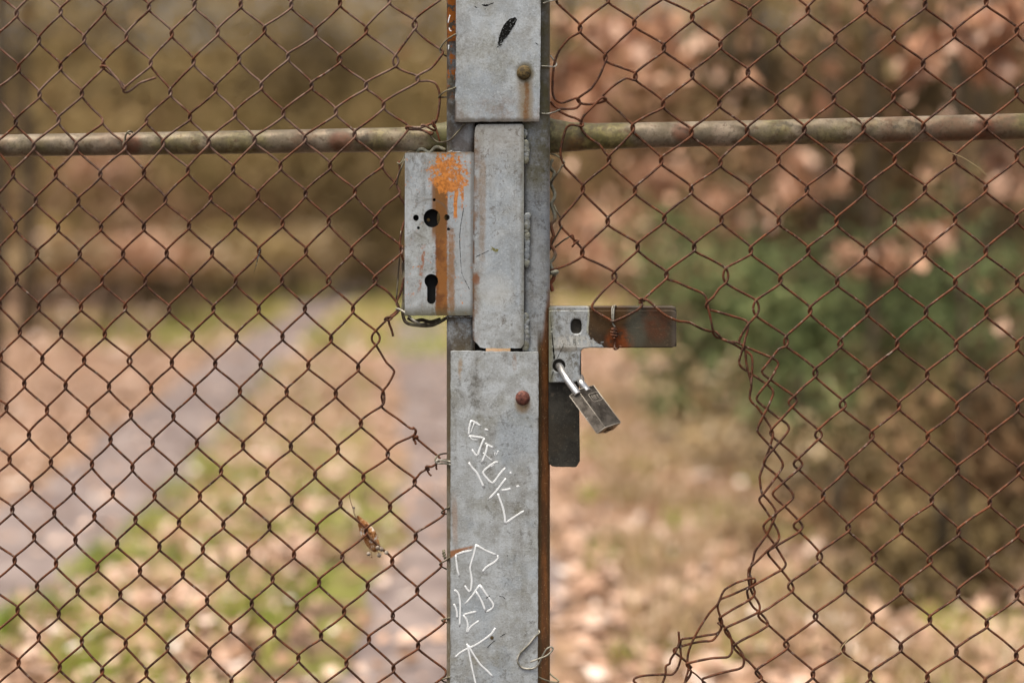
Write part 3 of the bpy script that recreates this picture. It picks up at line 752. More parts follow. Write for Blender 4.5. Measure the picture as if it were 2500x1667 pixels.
# shackle
r1 = c0 + pv(108, 80, 0) - ax * pv(108, 80, 0).dot(ax); r2 = c0 + sec[1].lerp(sec[2], 0.66) + (sec[4] - sec[2]) * 0.16
hole = P(1364.7, 893.5, -0.0155)
pts = [r1 + ax * 0.004, r1, P(1386, 928, -0.0475), P(1375.5, 911, -0.039), P(1369, 899, -0.031), P(1365.6, 893.8, -0.022), hole, P(1366.5, 894, -0.008), P(1374, 898, 0.001), P(1396, 904, 0.003), P(1416, 921, -0.006),
       r2 - ax * 0.008, r2, r2 + ax * 0.004]
mb = MB(); tube(mb, cr(pts, 8), 8.6 * S, 18); mb.build('shackle', M['steel'], pl)

# ------------------------------------------------------------------ wire mesh
K = 3.92
TL = {1: (0, 0), 2: (550, 0), 3: (0, 400), 4: (550, 400), 5: (0, 800), 6: (550, 800), 7: (0, 1200), 8: (550, 1200),
      9: (1300, 0), 10: (1900, 0), 11: (1300, 400), 12: (1900, 400), 13: (1300, 800), 14: (1900, 800), 15: (1300, 1267), 16: (1900, 1267)}
def px(t, x, y): return (TL[t][0] + x / K, TL[t][1] + y / K)
# row: list of (tile, first column, [x,y, x,y ...]) with columns stepping by two
LROWS = {
 0: [(1,0,[160,130,580,110,1000,95,1425,70,1862,50]),(2,10,[148,45,630,50,1098,30,1570,5,2060,-15])],
 1: [(1,1,[372,385,805,375,1210,350,1643,325]),(2,9,[-73,308,375,285,865,310,1348,290,1810,240])],
 2: [(1,0,[180,655,580,640,990,625,1442,605,1852,590]),(2,10,[132,565,600,545,1092,570,1630,585,2065,495])],
 3: [(1,1,[378,905,783,895,1190,855,1630,885]),(2,9,[-94,850,345,825,825,820,1348,820,1838,760])],
 4: [(1,0,[150,1170,560,1150,972,1160,1405,1155,1818,1120]),(2,10,[95,1090,557,1085,1058,1070,1515,1010,2050,925])],
 5: [(1,1,[323,1400,730,1400,1195,1400,1560,1375]),(2,9,[-161,1360,280,1340,760,1330,1237,1290,1740,1225])],
 6: [(3,0,[125,95,535,100,960,100,1378,85,1798,65]),(4,10,[75,50,528,25,1003,20,1500,0])],
 7: [(3,1,[343,350,750,355,1172,345,1582,345]),(4,9,[-141,325,313,300,768,285,1240,270,1660,275])],
 8: [(3,0,[150,605,557,610,967,605,1377,605,1808,590]),(4,10,[97,575,548,570,990,550,1437,550])],
 9: [(3,1,[355,860,762,860,1178,860,1595,855]),(4,9,[-126,850,323,835,772,835,1208,835,1690,822])],
 10: [(3,0,[160,1110,563,1115,978,1120,1390,1120,1825,1120]),(4,10,[100,1120,543,1115,990,1120,1435,1110])],
 11: [(3,1,[370,1365,775,1370,1198,1370,1617,1385]),(4,9,[-114,1390,320,1390,762,1385,1222,1390,1652,1360])],
 12: [(5,0,[190,40,585,55,1003,60,1425,70,1842,80]),(6,10,[107,85,547,85,1012,105,1440,98])],
 13: [(5,-1,[8,280,405,300,805,310,1240,315,1645,335]),(6,9,[-96,345,338,350,795,360,1272,380,1612,415])],
 14: [(5,0,[233,535,628,550,1043,565,1447,580,1865,595]),(6,10,[140,605,587,615,1057,630,1510,670])],
 15: [(5,-1,[62,765,450,790,845,805,1253,830,1660,845]),(6,9,[-71,860,380,870,842,875,1298,915,1808,1000])],
 16: [(5,0,[278,1025,662,1050,1058,1070,1462,1095,1885,1105]),(6,10,[170,1125,627,1135,1077,1160,1555,1210,2045,1260])],
 17: [(5,-1,[92,1260,487,1285,880,1305,1268,1335,1682,1355]),(6,9,[-41,1370,403,1385,860,1400,1322,1430,1812,1470])],
 18: [(5,0,[303,1515,703,1540]),(7,4,[1080,15,1480,35,1913,45]),(8,10,[183,65,638,85,1102,110,1577,145,2085,195])],
 19: [(7,-1,[118,170,520,200,903,230,1297,265,1713,295]),(8,9,[-18,315,422,330,877,350,1348,380,1823,425])],
 20: [(7,0,[327,430,722,460,1121,495,1525,525,1942,550]),(8,10,[220,575,658,600,1120,625,1598,665,2058,695])],
 21: [(7,-1,[140,655,537,685,933,720,1340,755,1750,785]),(8,9,[25,805,453,835,898,865,1363,900,1837,945])],
 22: [(7,0,[355,905,742,945,1152,980,1568,1010,1982,1040]),(8,10,[253,1070,685,1095,1137,1145,1603,1185,2090,1225])],
 23: [(7,-1,[168,1130,562,1170,968,1205,1392,1225,1792,1275]),(8,9,[49,1305,470,1340,917,1375,1375,1410,1845,1470])],
 24: [(7,0,[370,1390,783,1430,1203,1450,1602,1490,2005,1535]),(8,10,[270,1560,700,1590,1160,1640,1610,1690,2100,1730])],
}
RROWS = {
 0: [(9,0,[240,0,722,-10,1250,-45,1815,-80])],
 1: [(9,1,[455,275,975,225,1530,165,2078,130]),(10,9,[283,100,838,80,1405,45,1990,20])],
 2: [(9,0,[208,610,698,555,1257,460,1800,430]),(10,8,[3,390,547,370,1105,345,1687,325,2285,295])],
 3: [(9,1,[445,962,985,735,1530,715,2062,695]),(10,9,[255,670,815,650,1387,615,1977,605])],
 4: [(9,0,[245,1050,692,960,1250,1000,1788,990]),(10,8,[-17,955,532,945,1103,930,1683,905,2282,890])],
 5: [(9,1,[475,1190,960,1225,1520,1270,2055,1255]),(10,9,[250,1240,817,1230,1390,1215,1987,1195])],
 6: [(9,0,[270,1450,732,1530,1232,1540,1797,1560]),(10,8,[3,1535,545,1540,1115,1530,1690,1520,2285,1500])],
 7: [(11,1,[482,240,982,255,1520,250,2078,255]),(12,9,[275,250,830,250,1405,240,1987,235])],
 8: [(11,0,[270,565,720,550,1262,525,1808,535]),(12,8,[5,550,558,550,1115,545,1693,535,2282,525])],
 9: [(11,1,[477,850,1007,795,1548,800,2090,830]),(12,9,[287,830,837,845,1405,840,1987,840])],
 10: [(11,0,[165,1020,782,1075,1282,1065,1850,1070]),(12,8,[20,1110,565,1130,1127,1130,1695,1135,2287,1135])],
 11: [(11,1,[570,1365,1040,1315,1672,1345,2140,1380]),(12,9,[305,1405,855,1415,1415,1420,1993,1430])],
 12: [(14,8,[75,130,595,150,1138,155,1703,165,2288,170])],
 13: [(14,9,[355,430,870,440,1425,450,1997,465])],
 14: [(14,8,[140,715,617,735,1155,745,1712,755,2292,765])],
 15: [(14,9,[385,1020,895,1030,1432,1045,2000,1065])],
 16: [(14,8,[190,1300,655,1325,1170,1345,1715,1355,2300,1370])],
 17: [(14,9,[430,1605,928,1627,1470,1648,2025,1670])],
 18: [(16,8,[187,60,670,80,1177,95,1725,120,2290,135])],
 19: [(16,9,[395,355,918,375,1450,395,2003,415])],
 20: [(16,8,[120,640,642,655,1180,670,1722,700,2285,725])],
 21: [(16,9,[357,925,905,945,1452,960,1997,1000])],
 22: [(16,8,[75,1195,620,1230,1173,1225,1705,1265,2278,1305])],
 23: [(16,9,[332,1480,880,1495,1428,1510,1980,1560])],
}
def nodes(rows):
    N = {}
    for r, segs in rows.items():
        for t, c0_, l in segs:
            for i in range(0, len(l), 2): N[(r, c0_ + i)] = px(t, l[i], l[i+1])
    return N
NL, NR = nodes(LROWS), nodes(RROWS)
def extend(N, cmin, cmax, rmin, rmax, dr, dc):
    """continue the lattice outside the picture with its own average steps"""
    rs = sorted({r for r, c in N})
    for c in range(min(c for r, c in N), max(c for r, c in N) + 1):
        have = sorted(r for r in rs if (r, c) in N)
        if not have: continue
        r = have[0]; p = N[(r, c)]
        while r - 2 >= rmin: r -= 2; p = (p[0] - dr[0], p[1] - dr[1]); N[(r, c)] = p
        r = have[-1]; p = N[(r, c)]
        while r + 2 <= rmax: r += 2; p = (p[0] + dr[0], p[1] + dr[1]); N[(r, c)] = p
    for r in range(rmin, rmax + 1):
        cs = sorted(c for (q, c) in N if q == r)
        if not cs: continue
        if cmin is not None:
            c = cs[0]; p = N[(r, c)]
            while c - 2 >= cmin: c -= 2; p = (p[0] - dc[0], p[1] - dc[1]); N[(r, c)] = p
        if cmax is not None:
            c = cs[-1]; p = N[(r, c)]
            while c + 2 <= cmax: c += 2; p = (p[0] + dc[0], p[1] + dc[1]); N[(r, c)] = p
extend(NL, -11, None, -7, 30, (2.5, 129), (108, 1.0))
extend(NR, None, 24, -7, 29, (-1.5, 147), (147, 4.0))

WIDE = {('L',1,17): (6,13), ('L',2,16): (6.5,15), ('L',2,14): (5,11), ('L',12,16): (10,19), ('L',8,16): (6,12), ('L',14,16): (3.5,17), ('L',13,5): (5,10), ('L',10,16): (5,10), ('L',10,14): (5,10),
        ('R',10,2): (5.5,11), ('R',4,2): (4,10), ('R',10,6): (6,19), ('R',11,7): (7,20), ('R',14,8): (10,14), ('R',16,8): (10.5,14), ('R',15,9): (8,13), ('R',14,10): (7.5,12), ('R',12,10): (5.5,10), ('R',12,8): (4.5,13),
        ('R',13,9): (5,11), ('R',18,8): (10,13), ('R',18,10): (5,10), ('R',20,8): (6.5,12), ('R',19,9): (6.5,12), ('R',19,11): (6.5,11), ('R',15,11): (5,11), ('R',21,9): (4.5,9), ('R',22,8): (5,9), ('R',16,12): (5.5,9), ('R',19,13): (5.5,10)}
DZ = 0.0015
wr = random.Random(11)
def knot(side, r, c, p, kind):
    w, h = WIDE.get((side, r, c), (2.9, 8.2) if side == 'L' else (3.3, 9.0))
    x, y = p; s = -1 if kind == 'R' else 1
    # R wire: comes from the upper right in front, leaves to the lower right behind; L wire the other way round
    ya, yb = (-DZ, DZ) if kind == 'R' else (DZ, -DZ)
    if w > 4.4:
        return [(x + 0.15 * s * w * -1, y - h, ya), (x + s * w * 0.75, y - h * 0.45, ya * 0.5), (x + s * w, y + h * 0.05, 0), (x + s * w * 0.75, y + h * 0.5, yb * 0.5), (x - s * w * 0.15, y + h, yb)]
    return [(x, y - h, ya), (x + s * w, y - h * 0.1, 0), (x, y + h, yb)]
def wirepts(side, N, w, r0, r1, mids={}, seg=None):
    """control points of the wire between columns w and w+1, rows r0..r1"""
    pts = []; prev = None
    for r in range(r0, r1 + 1):
        for c, kind in ((w, 'R'), (w + 1, 'L')):
            if (r, c) in N:
                k = knot(side, r, c, N[(r, c)], kind)
                if prev is not None and (w, r) not in mids:
                    a, b = prev, k[0]
                    m = [(a[i] + b[i]) / 2 for i in range(3)]
                    sgn = 1 if b[0] > a[0] else -1
                    nx, ny = -(b[1]-a[1]), (b[0]-a[0]); LL = math.hypot(nx, ny) or 1
                    j = wr.uniform(-1.6, 1.8)
                    pts.append((m[0] + nx/LL*j, m[1] + ny/LL*j, m[2]))
                if (w, r) in mids: pts += [(q[0], q[1], q[2] if len(q) > 2 else 0.0) for q in mids[(w, r)]]
                pts += k; prev = k[-1]
    return pts
def emit(mb, pts, rad=2.95, n=3, sides=7):
    w = [P(u, v, y + YM) for u, v, y in pts]
    q = cr(w, n)
    tube(mb, q, rad * S, sides)
YM = 0.0
def zp(l, ou, ov, k, ys=None, y0=0.0):
    return [(ou + p[0] / k, ov + p[1] / k, (p[2] if len(p) > 2 else y0)) for p in l]
T = lambda t, l, **kw: zp(l, TL[t][0], TL[t][1], K, **kw)

mb = MB()
for w in range(-11, 16):
    if w == 4:
        a = wirepts('L', NL, 4, -7, 3)
        emit(mb, a[:-1] + T(1, [(1175,850,-.003),(1140,780,-.0035),(1085,715,-.0035),(1030,650,-.003),(985,632,-.003),(958,645,-.002)]))
        emit(mb, T(1, [(985,1188,.002),(1080,1285,.0015)]) + wirepts('L', NL, 4, 5, 30))
    elif w == 5:
        a = wirepts('L', NL, 5, -7, 2)
        emit(mb, a + T(1, [(1320,735,-.001),(1200,835,-.0015),(1178,868,0),(1205,888,.002),(1260,860,.0015),(1330,802,0),(1400,775,-.002),(1492,745,-.003)]))
        emit(mb, T(1, [(1412,1140,.002),(1402,1180,-.001)]) + wirepts('L', NL, 5, 5, 30))
    else:
        emit(mb, wirepts('L', NL, w, -7, 30))
# wire 16 and 17 at the post
b2 = {}
a = wirepts('L', NL, 16, -7, 6)
emit(mb, a + T(4, [(1550,105,.001),(1630,190,.001),(1650,235,.001),(1672,278,0),(1640,315,-.001),(1530,400,-.0014)]) +
     wirepts('L', NL, 16, 8, 10, {}) + T(4, [(1540,1210,.001),(1632,1315,.001),(1662,1375,0),(1640,1410,-.001),(1570,1470,-.002)]) +
     wirepts('L', NL, 16, 12, 12) + T(6, [(1540,330,.001),(1600,390,.001),(1617,425,0),(1560,540,-.001)]) +
     wirepts('L', NL, 16, 14, 14) + T(6, [(1492,745,.001),(1520,780,.001),(1650,870,.001),(1770,960,.001),(1805,962,0),(1822,985,-.001),(1800,1030,-.002),(1640,1105,-.0014)]) +
     wirepts('L', NL, 16, 16, 30))
up17 = T(2, [(2140,-420),(1900,-240),(1840,-200),(1900,-150),(2060,-15,0),(2060,0,-.001),(1930,90,-.0014),(1820,180,-.0014),(1790,240,0),(1815,285,.0014),(1930,390,.0014),(2050,470,.001),(2085,500,0),(2060,545,-.001),(1970,655,-.001),(1860,715,-.0014),(1825,750,0),
        (1850,780,.001),(1930,775,.001),(2005,795,0),(2040,855,0),(2055,930,0),(2040,1080,0),(2008,1180,0),(1985,1160,-.003),(1992,1210,-.003),(2020,1240,.001),(2000,1250,-.001),(1900,1198,-.002),(1872,1205,-.002)])
emit(mb, up17)
emit(mb, T(2, [(1985,1180,.001),(1920,1205,-.001),(1860,1225,-.002),(1745,1215,-.002),(1728,1225,-.001),(1745,1240,0),(1860,1243,0),(1930,1262,-.001),(1990,1278,-.002),(1960,1282,-.003),(1915,1250,-.003)]))
emit(mb, T(2, [(1990,1150,-.004),(2015,1220,-.004),(2035,1290,-.004),(2055,1358,-.003)]), rad=2.2)
emit(mb, T(4, [(1660,-30,.002),(1672,60,.002),(1650,130,.002),(1640,200,.001),(1672,260,0),(1665,300,0),(1710,375,.003),(1760,470,.004),(1712,560,.003),(1678,700,.002),(1672,790,.001),(1685,860,.002),(1715,945,.003),(1760,1020,.004),(1708,1110,.002),(1680,1230,.001),(1642,1310,0),(1640,1345,-.002),(1668,1385,-.002),(1640,1430,-.002),(1590,1465,-.003),(1550,1468,-.003),(1525,1490,-.002),(1560,1500,0),(1572,1540,0),(1592,1590,0),(1606,1650,-.001)]))
emit(mb, T(4, [(1700,10,0),(1660,100,.001),(1610,190,0),(1570,238,-.002)]), rad=1.8)
emit(mb, T(4, [(1545,1478,-.003),(1560,1500,-.0035),(1600,1470,-.0035),(1580,1450,-.001)]), rad=2.4)
emit(mb, T(6, [(1790,975,-.003),(1800,955,-.003),(1825,985,-.003),(1812,1030,.001),(1800,1055,-.001),(1835,1035,-.003),(1838,1055,-.002),(1800,1062,.001),(1815,1085,0),(1825,1115,-.001)]), rad=2.9)
a17 = T(6, [(1815,1035,.001),(1850,1075,.001),(2000,1200,.0014),(2055,1250,0),(2020,1300,-.001),(1970,1330,-.002),(1925,1325,-.003),(1925,1350,-.001),(1950,1340,0),(1870,1385,-.001),(1825,1440,-.001)])
emit(mb, a17 + wirepts('L', NL, 17, 17, 30)[0:])
emit(mb, T(6, [(1915,1335,-.003),(1940,1325,-.004),(1950,1360,-.002),(1935,1365,0),(1950,1395,0),(1972,1416,-.001)]), rad=2.3)
emit(mb, T(6, [(2000,1310,.001),(2020,1312,.001),(2018,1335,0),(2026,1356,0)]), rad=2.3)
wire_mesh_L = mb.build('wire_mesh', M['wire'], leafL)

mb = MB()
for w in range(8, 24): emit(mb, wirepts('R', NR, w, -7, 29), rad=3.1)
R1 = lambda l, **k: zp(l, 1650, 680, 6.533, **k)
R2 = lambda l, **k: zp(l, 1740, 880, 5.226, **k)
R3 = lambda l, **k: zp(l, 1740, 1140, 5.226, **k)
R4 = lambda l, **k: zp(l, 1530, 1400, 5.226, **k)
F, Bk = -.0016, .0016
w0 = wirepts('R', NR, 0, -7, 1)
emit(mb, w0 + T(9, [(350,370,0),(255,490,0),(212,600,0),(198,700,0),(192,880,0),(215,950,0),(275,985,0),(350,965,F),(425,940,F),(450,965,0),(455,1000,0),(420,1035,0),(350,1045,0),(250,1040,0),(215,1020,0),(172,975,.001)]), rad=3.1)
emit(mb, T(9, [(225,1045,0),(250,1062,0),(340,1110,Bk),(430,1140,Bk),(480,1180,0),(480,1208,F),(440,1205,F),(370,1195,F),(325,1225,0),(300,1300,0),(275,1400,0),(268,1480,0),(290,1555,0),(310,1600,Bk)]) +
     wirepts('R', NR, 0, 7, 9) + T(11, [(400,935,0),(300,980,0),(165,1025,0)]), rad=3.1)
w1 = wirepts('R', NR, 1, -7, 2) + T(9, [(640,730,F),(560,850,F)]) + wirepts('R', NR, 1, 3, 3)[:0] + T(9, [(450,930,F),(430,960,0),(460,990,Bk),(540,1000,Bk),(640,985,Bk),(705,960,0),(690,935,F),(650,945,F),(590,1010,F),(490,1110,F),(465,1170,0),(462,1220,Bk),(500,1280,Bk),(560,1335,Bk),(640,1385,Bk),(700,1470,Bk)]) \
    + wirepts('R', NR, 1, 6, 10) + T(11, [(670,1225,-.012),(580,1335,-.0215),(570,1380,-.022),(610,1420,-.022),(700,1470,-.022),(768,1510,-.0225)])
emit(mb, w1, rad=3.1)
w2 = wirepts('R', NR, 2, -7, 3) + T(9, [(900,750,F),(780,820,F),(690,900,F),(675,930,0),(715,975,Bk),(830,1070,Bk),(930,1170,Bk)]) + wirepts('R', NR, 2, 5, 10) + T(11, [(900,1200,-.008),(1015,1290,-.0185),(1050,1335,-.022),(1045,1365,-.023),(1000,1400,-.023),(880,1465,-.023),(770,1512,-.0235)])
emit(mb, w2, rad=3.1)
w3 = wirepts('R', NR, 3, -7, 10)
emit(mb, w3 + T(11, [(1180,1190,-.008),(1060,1300,-.0205),(1020,1332,-.0235)]), rad=3.1)
emit(mb, T(11, [(1020,1300,-.0235),(1045,1288,-.0235),(1065,1310,-.019),(1090,1300,-.0215),(1150,1345,-.022),(1225,1415,-.022),(1290,1460,-.022),(1400,1505,-.022),(1460,1510,-.018)]) + R1([(230,705,-.014),(330,760,-.010),(430,808,-.006),(560,842),(630,848,-.001),(690,905,-.002),(730,955,0),(800,985,.001),(860,1012,0),(960,1012,F),(1030,1045,F),(1085,1085,0),(1110,1160,0),(1120,1300,0),(1140,1430,0),(1165,1530,0)]) + R2([(465,190,0),(495,300,0),(480,400,0),(474,480,0),(500,530,0),(565,590,Bk),(640,695,Bk),(740,850,Bk),(772,930,0),(758,1000,F),(720,1130,0),(680,1240,.002),(660,1310,.003),(630,1390,0),(600,1480,0)]) +
     R3([(600,130,0),(605,200,0),(628,330,0),(700,410,Bk),(785,520,Bk),(808,590,0),(770,690,F),(700,840,0),(610,970,0),(540,1070,0),(515,1180,0),(485,1280,0.002),(470,1360,.002)]) + R4([(1585,40,.002),(1595,130,.002),(1620,190,0),(1635,240,0),(1605,300,F),(1500,370,F),(1340,460,F),(1215,540,F),(1182,568,0),(1200,620,Bk),(1290,730,Bk),(1330,820,0),(1345,920,0),(1340,1000,0),(1295,1058,0),(1200,1068,0),(1090,1075,0),(950,1100,0),(800,1135,F),(762,1150,0),(790,1200,Bk),(822,1240,0),(800,1310,0),(735,1396,0),(700,1470,0)]), rad=3.1)
w4 = wirepts('R', NR, 4, -7, 10)
emit(mb, w4 + R1([(0,50,Bk),(200,140,Bk),(400,222,Bk),(465,275,0),(500,360,0),(520,480,-.002),(555,640,-.002),(590,820,-.002),(600,880,0),(650,935,.002),(720,955,.002),(760,975,-.002),(860,1015,-.002),(950,1060,0),(1045,1120,Bk),(1130,1160,Bk),(1205,1230,0),(1222,1330,0),(1215,1500,0)]) + R2([(500,130,0),(500,200,0),(490,290,-.003),(492,315,-.003)]), rad=3.1)
w5 = wirepts('R', NR, 5, -7, 10)
emit(mb, w5 + R1([(690,160,F),(600,290,F),(500,380,F),(478,440,0),(520,490,Bk),(700,540,Bk),(900,600,Bk),(1100,662,Bk),(1150,710,0),(1150,800,F),(1110,940,F),(1080,1080,-.003),(1040,1200,-.002),(1010,1310,0),(1018,1370,0),(1060,1425,Bk),(1150,1480,Bk)]) + R2([(510,180,Bk),(600,240,Bk),(700,310,Bk),(765,375,0),(770,430,0),(720,560,F),(640,720,F),(575,860,0),(572,905,0),(640,990,Bk),(730,1085,Bk),(810,1180,Bk),(890,1300,0),(890,1360,0),(810,1480,F)]) +
     R3([(740,220,F),(640,350,F),(597,400,0),(600,440,0),(670,540,Bk),(740,650,Bk),(820,790,0),(848,880,0),(830,945,F),(700,1060,F),(560,1200,F),(465,1290,F),(455,1350,0)]) + R4([(1553,40,-.001),(1562,130,-.001),(1600,240,Bk),(1660,330,Bk),(1698,410,0),(1685,480,F),(1560,552,F),(1400,625,F),(1270,685,F),(1248,715,0),(1275,770,Bk),(1340,840,Bk),(1410,930,Bk),(1475,1020,0),(1497,1110,0),(1480,1180,0),(1420,1215,0),(1300,1240,0),(1160,1275,0),(1020,1320,F),(965,1345,0),(985,1396,Bk),(1060,1480,Bk)]), rad=3.1)
w6 = wirepts('R', NR, 6, -7, 11)
emit(mb, w6 + R1([(1150,730,F),(1060,880,F),(1012,980,0),(1025,1040,0),(1090,1078,Bk),(1280,1160,Bk),(1520,1260,Bk),(1615,1315,0),(1635,1370,0),(1580,1470,F)]) + R2([(800,130,F),(720,260,F),(610,390,F),(560,475,0),(580,525,0),(690,615,Bk),(830,725,Bk),(940,800,Bk),(975,865,0),(930,945,F),(800,1100,F),(690,1230,F),(650,1300,0),(675,1345,Bk),(790,1440,Bk),(880,1530,Bk)]) +
     R3([(940,240,Bk),(1010,320,0),(1028,385,0),(980,440,F),(820,580,F),(700,680,F),(648,750,0),(665,810,0),(780,970,Bk),(880,1130,Bk),(932,1230,0),(905,1290,0),(800,1350,F),(640,1440,F),(500,1520,F)]) + R4([(1545,195,F),(1538,240,0),(1560,330,Bk),(1620,430,Bk),(1700,495,Bk),(1770,570,0),(1805,630,0),(1785,672,F),(1640,760,F),(1480,840,F),(1385,900,F),(1366,935,0),(1395,980,Bk),(1470,1050,Bk),(1560,1120,Bk),(1650,1220,Bk),(1700,1280,Bk),(1725,1335,0),(1650,1396,F),(1560,1440,F)]), rad=3.1)
w7 = wirepts('R', NR, 7, -7, 12)
emit(mb, w7 + R1([(1650,1120,F),(1520,1280,F),(1385,1450,F)]) + R2([(628,130,0),(645,175,0),(730,240,Bk),(880,345,Bk),(1030,450,Bk),(1075,510,0),(1010,595,F),(880,740,F),(760,865,F),(733,925,0),(775,980,0),(850,1040,Bk),(990,1155,Bk),(1110,1265,Bk),(1145,1325,0),(1085,1395,F),(980,1485,F)]) +
     R3([(1000,110,F),(880,215,F),(790,295,F),(765,345,0),(810,405,Bk),(920,500,Bk),(1040,620,Bk),(1120,705,Bk),(1145,765,0),(1095,830,F),(960,915,F),(800,1010,F),(715,1065,F),(708,1110,0),(780,1200,Bk),(870,1305,Bk),(980,1440,Bk),(1030,1530,0)]) + R4([(2110,228,F),(1950,340,F),(1800,445,F),(1700,500,F),(1678,530,0),(1720,590,Bk),(1810,655,Bk),(1930,760,Bk),(2030,855,Bk),(2068,910,0),(2030,970,F),(1900,1060,F),(1760,1150,F),(1660,1220,F),(1643,1260,0),(1690,1320,Bk),(1790,1396,Bk),(1880,1470,Bk)]), rad=3.1)
emit(mb, R4([(1600,150,.003),(1440,222,.003),(1320,275,.002),(1210,318,0),(1175,350,0),(1160,430,0),(1185,520,0),(1218,600,0),(1215,670,0),(1185,735,0),(1120,768,0),(1000,785,0),(870,812,0),(720,828,0),(690,850,0),(685,950,0),(692,1060,0),(655,1190,0),(585,1280,0),(480,1282,0),(330,1288,0),(190,1302,0),(105,1330,0),(88,1365,0),(130,1400,0),(220,1480,0)]), rad=2.9)
emit(mb, R4([(1600,150,.003),(1640,100,0),(1625,60,-.003),(1540,68,-.003),(1390,118,0),(1255,198,0),(1208,275,0),(1165,380,-.002),(1070,480,0),(985,600,0),(900,740,-.002),(830,880,-.002),(785,1010,0),(775,1120,0),(790,1200,0),(760,1320,0),(740,1396,0),(730,1480,0)]), rad=2.9)
emit(mb, R4([(1158,622,-.003),(1195,652,-.003),(1205,690,-.002),(1150,790,0),(1090,852,0),(960,862,.001),(820,890,.002),(680,930,0),(605,960,0),(600,990,0),(690,1060,0),(770,1130,.002),(830,1200,.002)]), rad=2.9)
emit(mb, R4([(662,738,-.002),(668,880,-.002),(640,950,-.003),(605,1020,-.003),(560,1090,0),(548,1145,0),(502,1172,0),(498,1250,0),(485,1320,0),(455,1400,0),(430,1480,0)]), rad=2.9)
emit(mb, R4([(790,1222,-.003),(870,1272,-.002),(950,1345,-.001),(1020,1400,0),(1090,1480,0)]), rad=2.1)
wire_mesh_R = mb.build('wire_mesh', M['wire'], leafR)

# ------------------------------------------------------------------ ties, tension wires
def wires(name, lst, m, parent, rad, label=None, n=4):
    for l in lst:
        mb = MB(); tube(mb, cr([P(*p) for p in l], n), rad * S, 7); mb.build(name, m, parent, label)
F1 = lambda l: zp(l, 960, 0, 5.227); F2 = lambda l: zp(l, 960, 280, 5.227); F3 = lambda l: zp(l, 960, 560, 5.227)
wires('tie_wire', [F1([(800,440,-.0225),(770,455,-.021),(700,500,-.017),(640,560,-.005),(592,640,0),(610,680,0),(640,700,.004),(690,725,.018)]),
                   F1([(800,1115,-.0225),(760,1135,-.021),(680,1160,-.016),(620,1200,-.004),(578,1250,0),(610,1245,.001),(690,1240,.018)]),
                   F2([(920,100,-.018),(860,180,-.0168),(780,270,-.0165),(720,330,-.0163),(650,350,-.013),(570,350,-.006),(510,310,-.003),(460,250,-.002),(400,220,-.001)]),
                   F2([(310,492,0),(240,475,-.002),(190,478,-.002),(155,510,0),(120,590,0),(85,628,0),(48,618,0)]),
                   F2([(150,570,-.004),(100,690,-.002),(60,800,0),(45,900,0)]),
                   F3([(100,20,.002),(90,240,.002),(60,620,.002),(40,900,0)])], M['tie'], leafL, 2.0)
wires('tie_wire', [F3([(35,1015,-.002),(70,1015,-.003),(150,1060,-.006),(260,1160,-.018),(340,1205,-.012),(430,1200,.004)]),
                   T(6, [(2160,1310,-.018),(2100,1295,-.010),(2030,1295,-.002),(2018,1280,-.002),(2035,1265,-.002),(2090,1270,-.010),(2155,1280,-.018)])], M['zinc'], leafL, 2.6)
wires('tie_wire', [T(6, [(2140,1200,.018),(2080,1205,.006),(2030,1225,0),(2008,1265,-.002),(2025,1300,-.001),(2035,1270,.001),(2130,1262,.018)]),
                   T(8, [(2150,145,-.017),(2110,165,-.008),(2070,195,-.001),(2085,212,.003),(2135,208,.018)]),
                   T(8, [(2150,625,-.017),(2105,660,-.008),(2052,690,-.001),(2070,715,.003),(2130,745,.018)]),
                   T(8, [(2150,1205,-.017),(2105,1215,-.008),(2072,1228,-.001),(2090,1245,.003),(2135,1250,.018)]),
                   T(8, [(2150,1770,-.017),(2105,1785,-.008),(2072,1798,-.001),(2090,1815,.003),(2135,1820,.018)])], M['tie'], leafL, 2.0)
wires('twisted_wire_end', [T(8, [(2095,640,0),(2110,625,-.002),(2085,615,0),(2105,598,-.002),(2080,590,0),(2100,575,-.002),(2082,565,0),(2100,560,-.001)])], M['tie'], leafL, 2.2)
wires('tie_wire', [T(1, [(1270,1268,.003),(1235,1258,-.002),(1205,1290,-.002),(1198,1340,-.001),(1180,1395,0),(1210,1400,.001)]), T(1, [(1150,1250,0.001)] * 0 + [(1248,1290,.002),(1215,1275,.002),(1175,1400,.0)])], M['tie'], leafL, 2.2)
mb = MB(); tube(mb, cr([P(*p) for p in F2([(300,500,.012),(320,455,.010),(350,437,.008),(390,442,.008),(440,478,.008),(480,475,.006),(530,420,.004),(570,412,.002),(620,430,0),(670,455,-.004)])], 5), 3.9 * S, 10)
mb.build('tension_wire', M['tension'], leafL)
